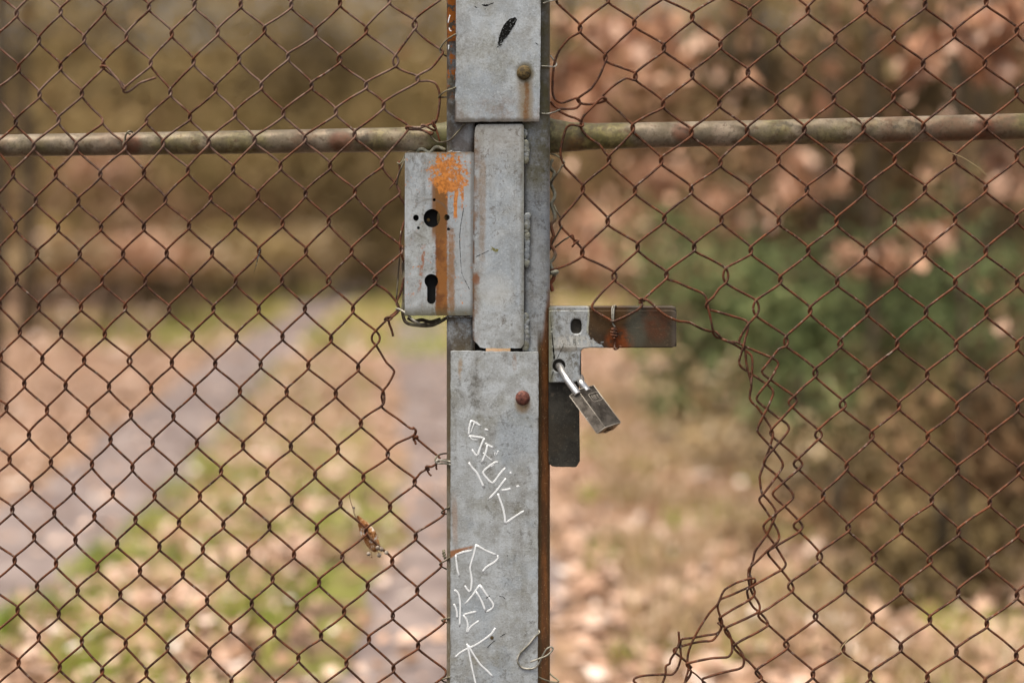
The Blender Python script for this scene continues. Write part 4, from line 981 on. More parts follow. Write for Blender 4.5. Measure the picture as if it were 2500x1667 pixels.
# vertical tension wires: left one seen beside the case, right one beside the post
mb = MB(); tube(mb, cr([P(*p) for p in [(985, 640, .004), (984.5, 655, .004), (987, 680, .004), (986, 735, .004), (983, 760, .004), (988, 783, .003), (1000, 791, 0), (1030, 795, -.004), (1055, 794, -.004), (1075, 785, -.002), (1090, 776, 0)]], 5), 4.2 * S, 9)
tube(mb, cr([P(*p) for p in [(996, 776, .004), (1012, 784, .002), (1030, 781, .002), (1050, 786, .002), (1076, 779, .002)]], 5), 4.6 * S, 9)
mb.build('tension_wire', M['tie'], leafL)
tw = F2([(2035,572,.002),(2010,620,.002),(1998,660,.002),(2020,700,.002),(2055,740,.002),(2040,810,.002),(2010,880,.002),(2030,930,.002),(2062,1010,.002),(2050,1080,.002),(2018,1140,.002),(2035,1200,.002),(2065,1290,.002),(2055,1350,.002),(2012,1400,.002),(2030,1480,.002),(2052,1560,.002)]) + \
     F3([(2040,100,.002),(2005,180,.002),(2010,210,.002),(2050,260,.002),(2068,320,.002),(2045,380,.002),(2005,420,.002),(2010,460,.002),(2035,520,.002)])
mb = MB(); tube(mb, cr([P(*p) for p in tw], 5), 4.3 * S, 10); mb.build('tension_wire', M['tension'], leafR)
mb = MB(); tube(mb, cr([P(*p) for p in F3([(1990,560,.004),(2030,555,-.004),(2075,540,-.006),(2092,548,-.004),(2060,560,-.002),(2055,600,0),(2035,650,0),(2005,690,0),(2020,740,0),(2035,790,0)])], 5), [4.0 * S] * 0 or 5.0 * S, 9)
mb.build('tension_wire', M['tension'], leafR)
wires('tie_wire', [F1([(1912,48,-.018),(2000,18,-.010),(2100,-8,0),(2110,-40,.004),(2020,-60,.018)]),
                   F1([(1885,845,-.0165),(1980,852,-.0163),(2050,855,-.006),(2082,835,-.002),(2075,800,.002),(2050,770,.004),(2010,715,.018)]),
                   F1([(1885,1450,-.0165),(1960,1455,-.0163),(2060,1430,-.006),(2115,1405,-.002),(2130,1395,.002),(2090,1390,.003)])], M['zinc'], leafR, 1.9)
wires('tie_wire', [T(11, [(165,0,0)] * 0 + [(295,5,-.002),(240,90,-.002),(185,170,-.001),(175,220,.002)]),
                   T(11, [(205,395,.002),(225,440,.001),(270,520,-.001)]),
                   T(11, [(370,690,-.002),(300,730,0),(215,800,.002)]),
                   T(11, [(285,590,0),(240,670,0),(190,760,.001),(165,830,.003)]),
                   T(9, [(180,1475,.01),(230,1490,.006),(290,1530,0),(305,1560,-.002)])], M['tie'], leafR, 2.1)
wires('wire_splice', [T(11, [(350,690,-.003),(385,682,-.003),(395,720,-.003),(430,760,.002),(470,810,0)]),
                      T(11, [(378,795,-.002),(410,758,-.004),(440,738,-.003),(405,735,.001),(400,760,-.003)])], M['wire'], leafR, 2.6)
# tie on the bracket: two strands over the flange, a twisted knot, an end below
wires('tie_wire', [zp([(1190,155,-.019),(1172,200,-.0205),(1172,330,-.021),(1180,420,-.021),(1215,470,-.022)], 1300, 720, 6.0316),
                   zp([(1235,180,-.012),(1222,160,-.0185),(1205,165,-.0195),(1195,250,-.0208),(1190,400,-.021)], 1300, 720, 6.0316)], M['zinc'], leafR, 2.1)
tp = []
for i in range(46):
    t = i / 45; a = t * math.pi * 2 * 4.2
    rr = 5.0 + 3.0 * math.sin(t * math.pi); rr *= (1 if t < 0.75 else max(0.25, (1 - t) * 4))
    tp.append(P(1300 + 1200 / 6.0316 + rr * math.cos(a) + t * 1.5, 720 + (480 + 175 * t) / 6.0316, -.0235 + 0.0022 * math.sin(a)))
mb = MB(); tube(mb, tp, 2.3 * S, 7)
tube(mb, cr([P(*p) for p in zp([(1205,640,-.021),(1215,700,-.021),(1210,760,-.021),(1205,790,-.0215),(1230,798,-.02),(1260,780,-.02),(1290,755,-.0225),(1310,768,-.023)], 1300, 720, 6.0316)], 4), 2.6 * S, 7)
mb.build('twisted_wire_end', M['wire'], leafR)
YT = -0.0225
wires('loose_wire', [zp([(1085,1008,-.019),(1097,1040,-.0225),(1050,1085,YT),(980,1170,YT),(900,1250,YT),(868,1320,YT),(885,1375,YT),(925,1408,YT),(1000,1418,YT),(1062,1398,-.024),(1105,1340,-.026),(1140,1265,-.027),(1175,1210,-.027),(1215,1190,-.027),(1238,1205,-.027),(1215,1245,-.028),(1165,1285,-.029),(1100,1310,-.029),(1005,1345,-.026)], 1060, 1300, 4.271)], M['zinc'], leafR, 2.2, 'pale curly wire end on the lower plate')
wires('loose_wire', [zp([(1172,1412,.0),(1220,1480,-.012),(1297,1540,-.02),(1290,1555,-.02),(1220,1553,-.02),(1150,1530,-.0185),(1085,1500,-.0165)], 1060, 1300, 4.271)], M['tie'], leafR, 2.0)

# ------------------------------------------------------------------ things caught in the mesh
QQ = lambda l: zp(l, 840, 1180, 7.843)
M['bract'] = mat('dry_bract', lambda: dict(c=ramp(noise(160, 5, 0.7), [(0.36, (0.10, 0.035, 0.012)), (0.46, (0.36, 0.15, 0.045)), (0.54, (0.52, 0.30, 0.15)), (0.60, (0.72, 0.66, 0.60))]), h=noise(400, 4)), 0.7, bump=0.0006)
M['stalk'] = mat('dry_stalk', lambda: (0.20, 0.12, 0.07), 0.7)
M['fruit'] = mat('dry_fruit', lambda: dict(c=mixc(ss(0.4, 0.6, noise(300, 4)), (0.17, 0.13, 0.10), (0.36, 0.31, 0.26))), 0.7)
M['straw'] = mat('straw', lambda: (0.42, 0.33, 0.18), 0.7)
sc = thing('linden_seed_cluster', 'dried linden seed cluster with an orange brown bract caught in the left mesh', 'seed cluster', tuple(P(893, 1292, .003)))
mb = MB(); path = [(215, 610), (250, 680), (310, 770), (370, 880), (430, 990), (480, 1090), (530, 1180), (560, 1240), (580, 1300)]
wid = [14, 60, 95, 140, 160, 145, 125, 100, 35]
vs = []; fs = []; NC = 7
for i, ((a, b), w) in enumerate(zip(path, wid)):
    for k in range(NC):
        t = k / (NC - 1) * 2 - 1
        dx, dy = 0.82, -0.5
        q = P(840 + (a + 45 + dx * w * t) / 7.843, 1180 + (b + dy * w * t * (0.9 if i > 1 else 0.3)) / 7.843, 0.004 + 0.006 * t * t * (1 if i % 2 else 0.6) + 0.0016 * math.sin(i * 2.1 + k * 1.7))
        vs.append(q)
for i in range(len(path) - 1):
    for k in range(NC - 1): fs.append((i*NC+k, i*NC+k+1, (i+1)*NC+k+1, (i+1)*NC+k))
mb.add(vs, fs); o = mb.build('bract', M['bract'], sc)
sm = o.modifiers.new('solid', 'SOLIDIFY'); sm.thickness = 0.0004
sb = o.modifiers.new('sub', 'SUBSURF'); sb.levels = 2; sb.render_levels = 2
mb = MB()
for l, r in (([(100,110,0),(100,200,0),(120,320,0),(155,430,0),(180,520,.001),(200,585,.002),(260,700,.001)], 0.9), ([(185,570,.001),(208,500,.001),(205,470,.001)], 0.7),
             ([(440,940,-.004),(480,990,-.004),(560,1060,-.004),(620,1110,-.004),(640,1200,-.004)], 0.9), ([(480,1000,-.004),(515,1080,-.004),(515,1200,-.004),(528,1400,-.004)], 0.6),
             ([(510,1190,-.004),(490,1240,-.004),(475,1320,-.004)], 0.6), ([(620,1120,-.002),(700,1210,-.002),(770,1280,-.002)], 0.7), ([(640,1240,-.003),(640,1290,-.003),(670,1340,-.003)], 0.6)):
    tube(mb, cr([P(*p) for p in QQ(l)], 4), r * S, 6)
mb.build('stem', M['stalk'], sc)
for a, b, r, y in ((470,1342,38,-.004),(643,1232,40,-.005),(712,1255,42,-.002),(672,1368,42,-.003),(810,1318,40,-.003),(528,1405,16,-.004),(186,462,24,0)):
    mb = MB(); c = P(840 + a / 7.843, 1180 + b / 7.843, y); ball(mb, c, r / 7.843 * S, 14, 10, jit=0.03, rng=rng)
    ball(mb, c + Vector((0.3, 0, -1.0)) * (r / 7.843 * S), r * 0.2 / 7.843 * S, 6, 5)
    mb.build('fruit', M['fruit'] if r > 20 else M['stalk'], sc)
gs = thing('grass_stalk', 'thin straw stalk caught high in the right mesh below the rail', 'grass stalk', tuple(P(2340, 390, -.004)))
mb = MB(); tube(mb, cr([P(*p) for p in T(10, [(1632,1460,-.004),(1690,1478,-.004),(1760,1505,-.004),(1850,1560,-.003)]) + T(12, [(1920,40,-.002),(1998,115,-.002)])], 5), 0.9 * S, 5); mb.build('stalk', M['straw'], gs)
mb = MB(); tube(mb, cr([P(*p) for p in T(10, [(1690,1478,-.004),(1740,1560,-.004)]) + T(12, [(1790,30,-.002),(1870,120,-.002),(1912,190,-.002)])], 5), 0.8 * S, 5); mb.build('stalk', M['stalk'], gs)
gs = thing('grass_stalk', 'curled dry grass blade hooked on a low knot of the right mesh', 'grass stalk', tuple(P(2080, 1540, -.004)))
mb = MB(); tube(mb, cr([P(*p) for p in T(16, [(838,988,-.003),(810,1040,-.004),(740,1095,-.005),(690,1130,-.004),(650,1170,-.003),(600,1240,-.003),(620,1290,-.004),(690,1335,-.004),(780,1365,-.003)])], 5), 1.0 * S, 5); mb.build('stalk', M['straw'], gs)
gs = thing('grass_stalk', 'short dark blade hanging from a knot left of the lock case', 'grass stalk', tuple(P(622, 640, -.002)))
mb = MB(); tube(mb, cr([P(*p) for p in T(4, [(335,820,-.004),(322,860,-.004),(305,930,-.003),(290,990,-.002),(273,1042,-.001)])], 4), [1.5*S, 1.4*S, 1.4*S, 1.5*S, 1.6*S, 1.6*S, 1.5*S, 1.3*S, 1.2*S, 1.1*S, 1.0*S, .9*S, .8*S, .6*S, .5*S, .4*S, .3*S], 5); mb.build('blade', M['blackpaint'], gs)

# ------------------------------------------------------------------ ground, tracks, wood
npr = np.random.default_rng(5)
def ground_h(x, d):
    """height of the ground at x and distance d from the camera"""
    y = d
    h = 0.02 * np.sin(x * 1.7 + 0.4) * np.cos(y * 0.9) + 0.03 * np.sin(x * 0.6 + y * 0.35)
    far = np.clip((y - 30) / 40, 0, 1); h = h + 9.5 * far * far * (3 - 2 * far) 
    side = np.clip((x - 1.2 - y * 0.09) / 6, 0, 1) * np.clip((y - 4) / 6, 0, 1); h = h + 0.5 * side
    lft = np.clip((-x - 3.4 - y * 0.02) / 6, 0, 1) * np.clip((y - 4) / 8, 0, 1); h = h + 0.35 * lft
    return h
# tracks (x, distance)
CL = [(-1.78, 2.2), (-1.70, 4.25), (-1.67, 5.35), (-1.90, 7.9), (-2.17, 10.9), (-2.45, 13.8), (-2.80, 19.0), (-3.05, 25.0), (-3.0, 31.0), (-2.0, 37.0), (0.5, 41.0), (5, 43.0)]
def fcol_ground():
    u, v, y = UV()
    tc = E.nt.nodes.new('ShaderNodeTexCoord'); sp = E.nt.nodes.new('ShaderNodeSeparateXYZ'); E.nt.links.new(tc.outputs['Object'], sp.inputs[0])
    x, yy = E(sp.outputs[0]), E(sp.outputs[1])
    a = noise(5, 6, 0.6); b = noise(19, 5, 0.7, off=3)
    c = mixc(ss(0.38, 0.62, a), (0.17, 0.105, 0.062), (0.40, 0.26, 0.18))
    c = mixc(ss(0.5, 0.65, b) * 0.6, c, (0.54, 0.38, 0.29))
    c = mixc(band(x, -0.50, 0.10, 0.10) * ss(6.0, 4.5, yy) * 0.8, c, (0.10, 0.065, 0.05))
    c = mixc(ss(0.55, 0.68, noise(12, 5, 0.7, off=9)) * 0.6, c, (0.10, 0.065, 0.045))
    g = ss(0.50, 0.60, noise(1.6, 4, 0.6, off=31)) * ss(-0.2, -1.6, x) * 0.0
    gm = ss(0.45, 0.6, noise(2.4, 4, 0.6, off=21))
    mid = ss(-2.3, -1.2, x) * ss(0.3, -0.6, x) * ss(7.0, 3.0, yy)
    c = mixc(gm * mid * 0.85, c, (0.19, 0.21, 0.045))
    fg = ss(11, 16, yy) * ss(31, 27, yy) * ss(-6, -4, x + yy * 0.03) * ss(1.0, -1.0, x)
    c = mixc(fg * 0.75, c, (0.30, 0.27, 0.085))
    c = mixc(ss(28, 36, yy) * 0.8, c, (0.20, 0.145, 0.06))
    c = mixc(ss(1.5, 1.0, yy + a * 0.6 - 0.3), c, mixc(ss(0.4, 0.6, b), (0.035, 0.026, 0.020), (0.085, 0.062, 0.048)))      # unseen ground around the gate, darkened to cut light bounced upward
    return dict(c=c, h=b)
M['ground'] = mat('leaf_strewn_ground', fcol_ground, 0.95, bump=0.01, spec=0.1)
xs = np.concatenate([np.linspace(-45, -8, 20), np.linspace(-7.5, 7.5, 61), np.linspace(8, 45, 20)]); ds = np.concatenate([np.linspace(-6, 0, 5), np.linspace(0.5, 16, 63), np.linspace(17, 110, 60)])
XX, DD = np.meshgrid(xs, ds); ZZ = ground_h(XX, DD)
v = np.stack([XX, DD - D, ZZ], -1).reshape(-1, 3); nx, ny = len(xs), len(ds)
f = [(j*nx+i, j*nx+i+1, (j+1)*nx+i+1, (j+1)*nx+i) for j in range(ny-1) for i in range(nx-1)]
me = bpy.data.meshes.new('ground'); me.from_pydata(v.tolist(), [], f); me.update()
o = link_mesh('ground', me, M['ground']); tag(o, kind='structure')

M['path'] = mat('trodden_track', lambda: dict(c=mixc(ss(0.6, 0.72, noise(9, 5, 0.7, off=4)) * 0.7, mixc(ss(0.35, 0.65, noise(4, 5, 0.6)), (0.155, 0.122, 0.118), (0.26, 0.212, 0.20)), (0.16, 0.115, 0.09)), h=noise(60, 4)), 0.9, bump=0.004, spec=0.15)
def track(shift, w0):
    cl = []
    for i in range(len(CL) - 1):
        for k in range(8):
            t = k / 8; a, b = CL[i], CL[i+1]; cl.append((a[0] + (b[0]-a[0])*t, a[1] + (b[1]-a[1])*t))
    cl.append(CL[-1]); cl = np.array(cl)
    ker = np.ones(9) / 9
    pad = np.pad(cl, ((4, 4), (0, 0)), mode='edge'); cl = np.stack([np.convolve(pad[:, j], ker, 'valid') for j in (0, 1)], -1)
    tg = np.gradient(cl, axis=0); tg /= np.linalg.norm(tg, axis=1, keepdims=True); nr = np.stack([tg[:, 1], -tg[:, 0]], -1)
    vs = []; n = 9
    ph = npr.uniform(0, 6)
    for i, (p, q) in enumerate(zip(cl, nr)):
        wl = w0 * (1 + 0.12 * math.sin(i * 0.9 + ph) + 0.08 * math.sin(i * 2.3 + ph)); 
        for k in range(n):
            t = k / (n - 1) * 2 - 1; s = shift + t * wl / 2
            x, d = p[0] + q[0]*s, p[1] + q[1]*s
            vs.append((x, d - D, float(ground_h(x, d)) + 0.012 - 0.008 * abs(t)))
    m = len(cl); fs = [(i*n+k, i*n+k+1, (i+1)*n+k+1, (i+1)*n+k) for i in range(m-1) for k in range(n-1)]
    me = bpy.data.meshes.new('track'); me.from_pydata(vs, [], fs); me.update()
    o = link_mesh('track', me, M['path']); tag(o, kind='structure')
track(0.0, 0.66); track(1.56, 0.56)

def leafcards(pos, size, tilt=1.0, aspect=0.62, rng=npr, droop=None):
    """diamond-ish quads at pos with random orientation"""
    n = len(pos)
    a = rng.uniform(0, 2*np.pi, n); nz = rng.uniform(-1, 1, (n, 3)) * tilt; nz[:, 2] += 1.0 if tilt < 1.5 else 0.0
    nz /= np.linalg.norm(nz, axis=1, keepdims=True) + 1e-9
    r = np.stack([np.cos(a), np.sin(a), np.zeros(n)], -1)
    t1 = np.cross(nz, r); t1 /= np.linalg.norm(t1, axis=1, keepdims=True) + 1e-9; t2 = np.cross(nz, t1)
    s = (size * rng.uniform(0.6, 1.35, n))[:, None]
    b = t2 * s * aspect * 0.5; l = t1 * s * 0.5
    cup = nz * s * 0.12
    return np.stack([pos - l + cup, pos - b * 1.0, pos + l + cup, pos + b], 1)
def tonmat(name, stops, rough=0.75, ns=0, k=0.55):
    def fn(): return dict(c=ramp(island() * (1 - k) + ss(0.36, 0.64, noise(ns, 3, 0.6)) * k if ns else island(), stops))
    m = mat(name, fn, rough, spec=0.25)
    return m
M['litter'] = tonmat('fallen_leaves', [(0.0, (0.07, 0.04, 0.022)), (0.25, (0.24, 0.135, 0.078)), (0.5, (0.45, 0.275, 0.19)), (0.78, (0.58, 0.395, 0.30)), (0.94, (0.68, 0.51, 0.42)), (1.0, (0.84, 0.75, 0.70))], 0.6)
M['olive'] = tonmat('olive_twigs', [(0.0, (0.08, 0.056, 0.02)), (0.4, (0.205, 0.148, 0.056)), (0.75, (0.38, 0.28, 0.125)), (1.0, (0.58, 0.40, 0.21))], ns=1.3)
M['darktw'] = tonmat('dark_twigs', [(0.0, (0.05, 0.034, 0.016)), (0.5, (0.12, 0.084, 0.036)), (0.85, (0.21, 0.15, 0.065)), (1.0, (0.32, 0.225, 0.11))], ns=1.6)
M['copper'] = tonmat('copper_beech_leaves', [(0.0, (0.20, 0.10, 0.045)), (0.3, (0.46, 0.25, 0.15)), (0.7, (0.64, 0.40, 0.28)), (1.0, (0.78, 0.56, 0.44))], 0.5)
M['brownl'] = tonmat('brown_leaves', [(0.0, (0.045, 0.027, 0.012)), (0.4, (0.125, 0.074, 0.034)), (0.8, (0.31, 0.185, 0.098)), (1.0, (0.48, 0.31, 0.18))], ns=2.0)
M['green'] = tonmat('pine_needles', [(0.0, (0.03, 0.042, 0.016)), (0.4, (0.085, 0.115, 0.042)), (0.8, (0.19, 0.23, 0.09)), (1.0, (0.32, 0.34, 0.15))], ns=4.0)
M['grass'] = tonmat('grass_blades', [(0.0, (0.10, 0.14, 0.02)), (0.4, (0.24, 0.32, 0.045)), (0.75, (0.42, 0.44, 0.09)), (1.0, (0.58, 0.50, 0.20))], ns=3.0, k=0.4)
M['strawg'] = tonmat('dry_grass', [(0.0, (0.17, 0.11, 0.05)), (0.4, (0.38, 0.27, 0.14)), (0.8, (0.56, 0.43, 0.27)), (1.0, (0.68, 0.57, 0.42))])
M['bark'] = mat('bark', lambda: dict(c=mixc(ss(0.35, 0.65, noise(12, 5, 0.7, st=(1, 1, 0.3))), (0.035, 0.027, 0.018), (0.11, 0.085, 0.055)), h=noise(30, 5, st=(1, 1, 0.2))), 0.9, bump=0.01)

# leaf litter: fallen leaves over the ground, thicker near the gate
def scatter(n, dmin, dmax, fn_keep=None, spread=0.62, power=1.0):
    d = dmin + (dmax - dmin) * npr.uniform(0, 1, n) ** power; x = npr.uniform(-1, 1, n) * (d * spread + 0.8)
    if fn_keep is not None: k = fn_keep(x, d); x, d = x[k], d[k]
    return x, d
def cl_x(d): c = np.array(CL); return np.interp(d, c[:, 1], c[:, 0])
def on_track(x, d):
    s = x - cl_x(d); return (np.abs(s) < 0.27) | (np.abs(s - 1.56) < 0.22) | ((np.abs(s - 1.18) < 0.1) & (d < 7.5))
def lump(x, d, sx, sd, seed):
    r = np.random.default_rng(seed); v = 0
    for k in range(6):
        a, b, p = r.uniform(0.5, 2.0, 3) * np.array([1/sx, 1/sd, 3]); v = v + np.sin(a * x * 3 + p + k) * np.cos(b * d * 3 + p * 1.7)
    return v / 6
def keep(x, d):
    s = x - cl_x(d); e = np.minimum(np.abs(s) / 0.33, np.abs(s - 1.56) / 0.28)
    pr = 0.07 + 0.93 * np.clip((e - 0.75) / 0.7, 0, 1) ** 1.5; pr = np.where((np.abs(s - 1.18) < 0.1) & (d < 7.5), 0.12, pr)
    pr = pr * np.where(lump(x, d, 1.0, 1.2, 4) > -0.05, 1.0, 0.5) * np.where(x > 0.25, 0.6 + 0.4 * (lump(x, d, 0.5, 0.6, 8) > -0.05), 1.0)
    k = npr.uniform(0, 1, len(x)) < pr
    return k
x, d = scatter(80000, 2.6, 13, keep, power=1.35)
pos = np.stack([x, d - D, ground_h(x, d) + 0.014 + npr.uniform(0, 0.03, len(x))], -1)
pos = pos[d > 2.95]; V = np.concatenate([leafcards(pos[::2], 0.048, 0.7), leafcards(pos[1::2], 0.064, 0.5)])
x, d = scatter(24000, 12, 31, keep); pos = np.stack([x, d - D, ground_h(x, d) + 0.03 + npr.uniform(0, 0.04, len(x))], -1)
V = np.concatenate([V, leafcards(pos, 0.11, 0.5)])
o = quads_mesh('leaf_litter', V, M['litter']); tag(o, 'pale pinkish brown fallen leaves strewn over the ground', 'fallen leaves', kind='stuff')

def blades(x, d, h, w):
    n = len(x); z = ground_h(x, d); a = npr.uniform(0, 2*np.pi, n); hh = h * npr.uniform(0.5, 1.3, n); ln = npr.uniform(-0.5, 0.5, (n, 2)) * hh[:, None]
    b0 = np.stack([x - np.cos(a)*w/2, d - D - np.sin(a)*w/2, z], -1); b1 = np.stack([x + np.cos(a)*w/2, d - D + np.sin(a)*w/2, z], -1)
    t = np.stack([x + ln[:, 0], d - D + ln[:, 1], z + hh], -1); return np.stack([b0, b1, t], 1)
def gkeep(x, d):
    s = x - cl_x(d); strip = (s > 0.25) & (s < 1.10)
    return strip & (lump(x, d, 0.45, 0.5, 9) > -0.03) & (d < 12) & (npr.uniform(0, 1, len(x)) < np.clip((9.5 - d) / 4, 0.25, 1))
x, d = scatter(190000, 2.8, 12, gkeep); V = blades(x, d, 0.075, 0.010)
def gkeep2(x, d): return (x > 0.25) & (x < 2.6) & (lump(x, d, 0.5, 0.5, 12) > 0.12) & (d < 8)
x, d = scatter(60000, 2.8, 8, gkeep2); V = np.concatenate([V, blades(x, d, 0.07, 0.009)])
def gkeep3(x, d): return ((x > -4.2) & (x < 1.8) & (np.abs(x - cl_x(d)) > 0.4) & (lump(x, d, 2, 2, 3) > -0.15))
x, d = scatter(26000, 13, 32, gkeep3); V = np.concatenate([V, blades(x, d, 0.16, 0.03)])
o = quads_mesh('grass', V, M['grass'], nper=3); tag(o, 'short green and yellow grass between and beside the wheel tracks', 'grass', kind='stuff')
def skeep(x, d): return (x > 0.25 + 0.02*d) & (lump(x, d, 0.7, 0.8, 20) > -0.12)
x, d = scatter(75000, 3.2, 11, skeep); V = blades(x, d, 0.12, 0.012)
o = quads_mesh('dry_grass', V, M['strawg'], nper=3); tag(o, 'straw coloured dead grass on the right of the gate', 'dry grass', kind='stuff')

# shrubs and trees beyond the gate ------------------------------------------------
def cloud(n, c, rad, size, tilt=2.0, seed=0, clumps=14, fill=0.42):
    r = np.random.default_rng(seed); c = np.array(c); rad = np.array(rad)
    cc = r.normal(0, 0.5, (clumps, 3)); cc /= np.maximum(1, np.linalg.norm(cc, axis=1, keepdims=True)); 
    k = r.integers(0, clumps, n); p = cc[k] + r.normal(0, fill * 0.5, (n, 3))
    return leafcards(c + p * rad, size, tilt, rng=r)
def branches(mb, base, h, r0, n, rng_, spread=0.5, lean=(0, 0)):
    base = Vector(base); top = base + Vector((lean[0], lean[1], h))
    pts = [base.lerp(top, t / 10) + Vector((rng_.uniform(-1, 1), rng_.uniform(-1, 1), 0)) * r0 * 0.5 for t in range(11)]
    tube(mb, pts, [r0 * (1 - 0.75 * t / 10) + 0.003 for t in range(11)], 9)
    for k in range(n):
        t = rng_.uniform(0.2, 0.97); s = base.lerp(top, t); a = rng_.uniform(0, 6.28); L = h * spread * rng_.uniform(0.25, 0.6) * (1.15 - t)
        e = s + Vector((math.cos(a) * L, math.sin(a) * L, L * rng_.uniform(0.25, 0.9))); m = s.lerp(e, 0.5) + Vector((0, 0, L * 0.08))
        rr = max(0.004, r0 * 0.35 * (1 - t)); tube(mb, [s, m, e], [rr, rr * 0.6, rr * 0.25], 5, cap=False)
        for q in range(3):
            a2 = a + rng_.uniform(-1, 1); e2 = m + Vector((math.cos(a2), math.sin(a2), rng_.uniform(0.1, 0.8))) * L * 0.45; tube(mb, [m, e2], [rr * 0.5, rr * 0.15], 4, cap=False)
def shrub(u, d, v, w, h, m, size, n, label, group, name='shrub', cat='shrub', seed=1, fill=0.42, clumps=14, stem=True, zc=0.5):
    """u,v: photograph column and row of its middle; w,h metres"""
    x = BX(u, d); z = CAMH + (VH - v) * S * d / D; g = float(ground_h(x, d))
    r = random.Random(seed); t = thing(name, label, cat, (x, d - D, g), group)
    mb = MB()
    for k in range(4 if name == 'shrub' else 1):
        branches(mb, (x + r.uniform(-.1, .1) * w, d - D + r.uniform(-.1, .1), g - 0.02), max(0.3, z + h * 0.4 - g), 0.012 + 0.006 * h, 12, r, 0.5, (r.uniform(-.2, .2) * w, r.uniform(-.2, .2) * w))
    mb.build('stem', M['bark'], t)
    quads_mesh('foliage', cloud(n, (x, d - D, max(z, g + h * 0.3)), (w * 0.62, w * 0.55, h * 0.62), size, 2.0, seed, clumps, fill), m, t)
    return t
def tree(u, d, w, h, m, label, group, seed, crown=None, size=0.09, n=4000, lean=(0, 0), nb=34, extra=[]):
    x = BX(u, d); g = float(ground_h(x, d)); r = random.Random(seed)
    t = thing('tree', label, 'tree', (x, d - D, g), group)
    mb = MB(); branches(mb, (x, d - D, g - 0.05), h, w / 2, nb, r, 0.42, lean); mb.build('trunk', M['bark'], t)
    cz = h * 0.72; V = cloud(n, (x + lean[0]*0.7, d - D + lean[1]*0.7, g + cz), (h * 0.26, h * 0.26, h * 0.36), size, 2.0, seed, 26, 0.4)
    for (eu, ev, er, en, es) in extra:
        V = np.concatenate([V, cloud(en, (BX(eu, d), d - D + r.uniform(-.2, .2), CAMH + (VH - ev) * S * d / D), (er, er * 0.8, er * 0.7), es, 2.0, seed + int(ev), 7, 0.5)])
    quads_mesh('crown', V, m, t)
# right: beech saplings that kept their copper leaves
GB = 'young beeches that kept their copper leaves'
tree(1288, 5.2, 0.03, 3.4, M['copper'], 'young copper leaved beech just right of the post', GB, 21, lean=(0.25, 0), nb=10, size=0.06, n=250, extra=[(1365, 180, .10, 150, .075), (1450, 210, .10, 130, .075), (1340, 250, .08, 60, .075), (1530, 90, .12, 50, .075), (1650, 45, .05, 14, .08), (1640, 110, .10, 40, .075), (1400, 260, .12, 60, .075), (1570, 120, .10, 40, .075), (1430, 60, .1, 40, .07), (1560, 230, .12, 30, .07)])
tree(1780, 9.0, 0.03, 3.6, M['copper'], 'slender copper leaved beech behind the torn corner of the mesh', GB, 22, size=0.06, n=350, extra=[(1640, 440, .2, 140, .08), (1520, 560, .3, 220, .08), (1470, 600, .26, 160, .08), (1560, 610, .26, 160, .08), (1640, 640, .16, 60, .08), (1750, 500, .2, 120, .08), (1830, 550, .16, 80, .08), (1940, 430, .2, 90, .08)])
tree(2130, 6.0, 0.045, 3.2, M['copper'], 'copper leaved beech sapling behind the right mesh, above the young pine', GB, 23, size=0.065, n=200, extra=[(2150, 655, .11, 110, .075), (2010, 430, .13, 70, .075), (2110, 640, .10, 60, .075), (2240, 600, .12, 40, .07), (2300, 580, .08, 40, .07), (1960, 470, .1, 50, .07)])
tree(2350, 4.3, 0.012, 2.8, M['copper'], 'nearest beech sapling with bright pink brown leaves at the upper right', GB, 24, size=0.07, n=120, extra=[(2390, 80, .07, 110, .08), (2340, 120, .07, 90, .08), (2255, 110, .045, 20, .09), (2450, 140, .08, 80, .08), (2470, 395, .05, 26, .085), (2490, 450, .05, 20, .085), (2280, 150, .07, 24, .08), (2420, 160, .07, 34, .08)])
tree(2560, 7.5, 0.03, 3.4, M['brownl'], 'brown leaved sapling at the right edge', GB, 25, size=0.06, n=300, extra=[(2400, 500, .25, 130, .06), (2480, 700, .2, 90, .06), (2300, 420, .2, 90, .06)])
tree(1850, 8.0, 0.05, 3.5, M['brownl'], 'brown leaved sapling seen through the middle of the right mesh', GB, 26, size=0.06, n=400, extra=[(1900, 300, .3, 120, .06), (1780, 650, .25, 110, .06), (1950, 680, .25, 120, .06), (1850, 450, .3, 110, .06), (1780, 350, .3, 100, .06), (2000, 200, .3, 80, .06)])
# dark trunks
GD = 'dark trunks beyond the gate'
tree(2035, 11, 0.09, 9, M['olive'], 'dark slim trunk behind the right mesh, leftmost of the right hand trunks', GD, 31, n=3500)
tree(2345, 8.5, 0.09, 9, M['olive'], 'dark straight trunk at the upper right behind the bright leaves', GD, 32, n=3500, lean=(-.15, 0))
tree(2395, 10.5, 0.06, 8.5, M['olive'], 'dark trunk behind the young pine on the right', GD, 33, n=3500)
tree(1920, 15, 0.11, 10, M['olive'], 'thin dark trunk leaning behind the right mesh', GD, 34, n=3500, lean=(-1.0, 0.5))
tree(-25, 8.6, 0.11, 9, M['olive'], 'dark crooked trunk at the left edge of the picture', GD, 35, n=3500, lean=(0.25, 0))
tree(62, 14, 0.15, 9, M['olive'], 'thin grey trunk at the upper left', GD, 36, n=3500)
tree(330, 24, 0.18, 11, M['olive'], 'distant trunk left of the track', GD, 37, n=4000)
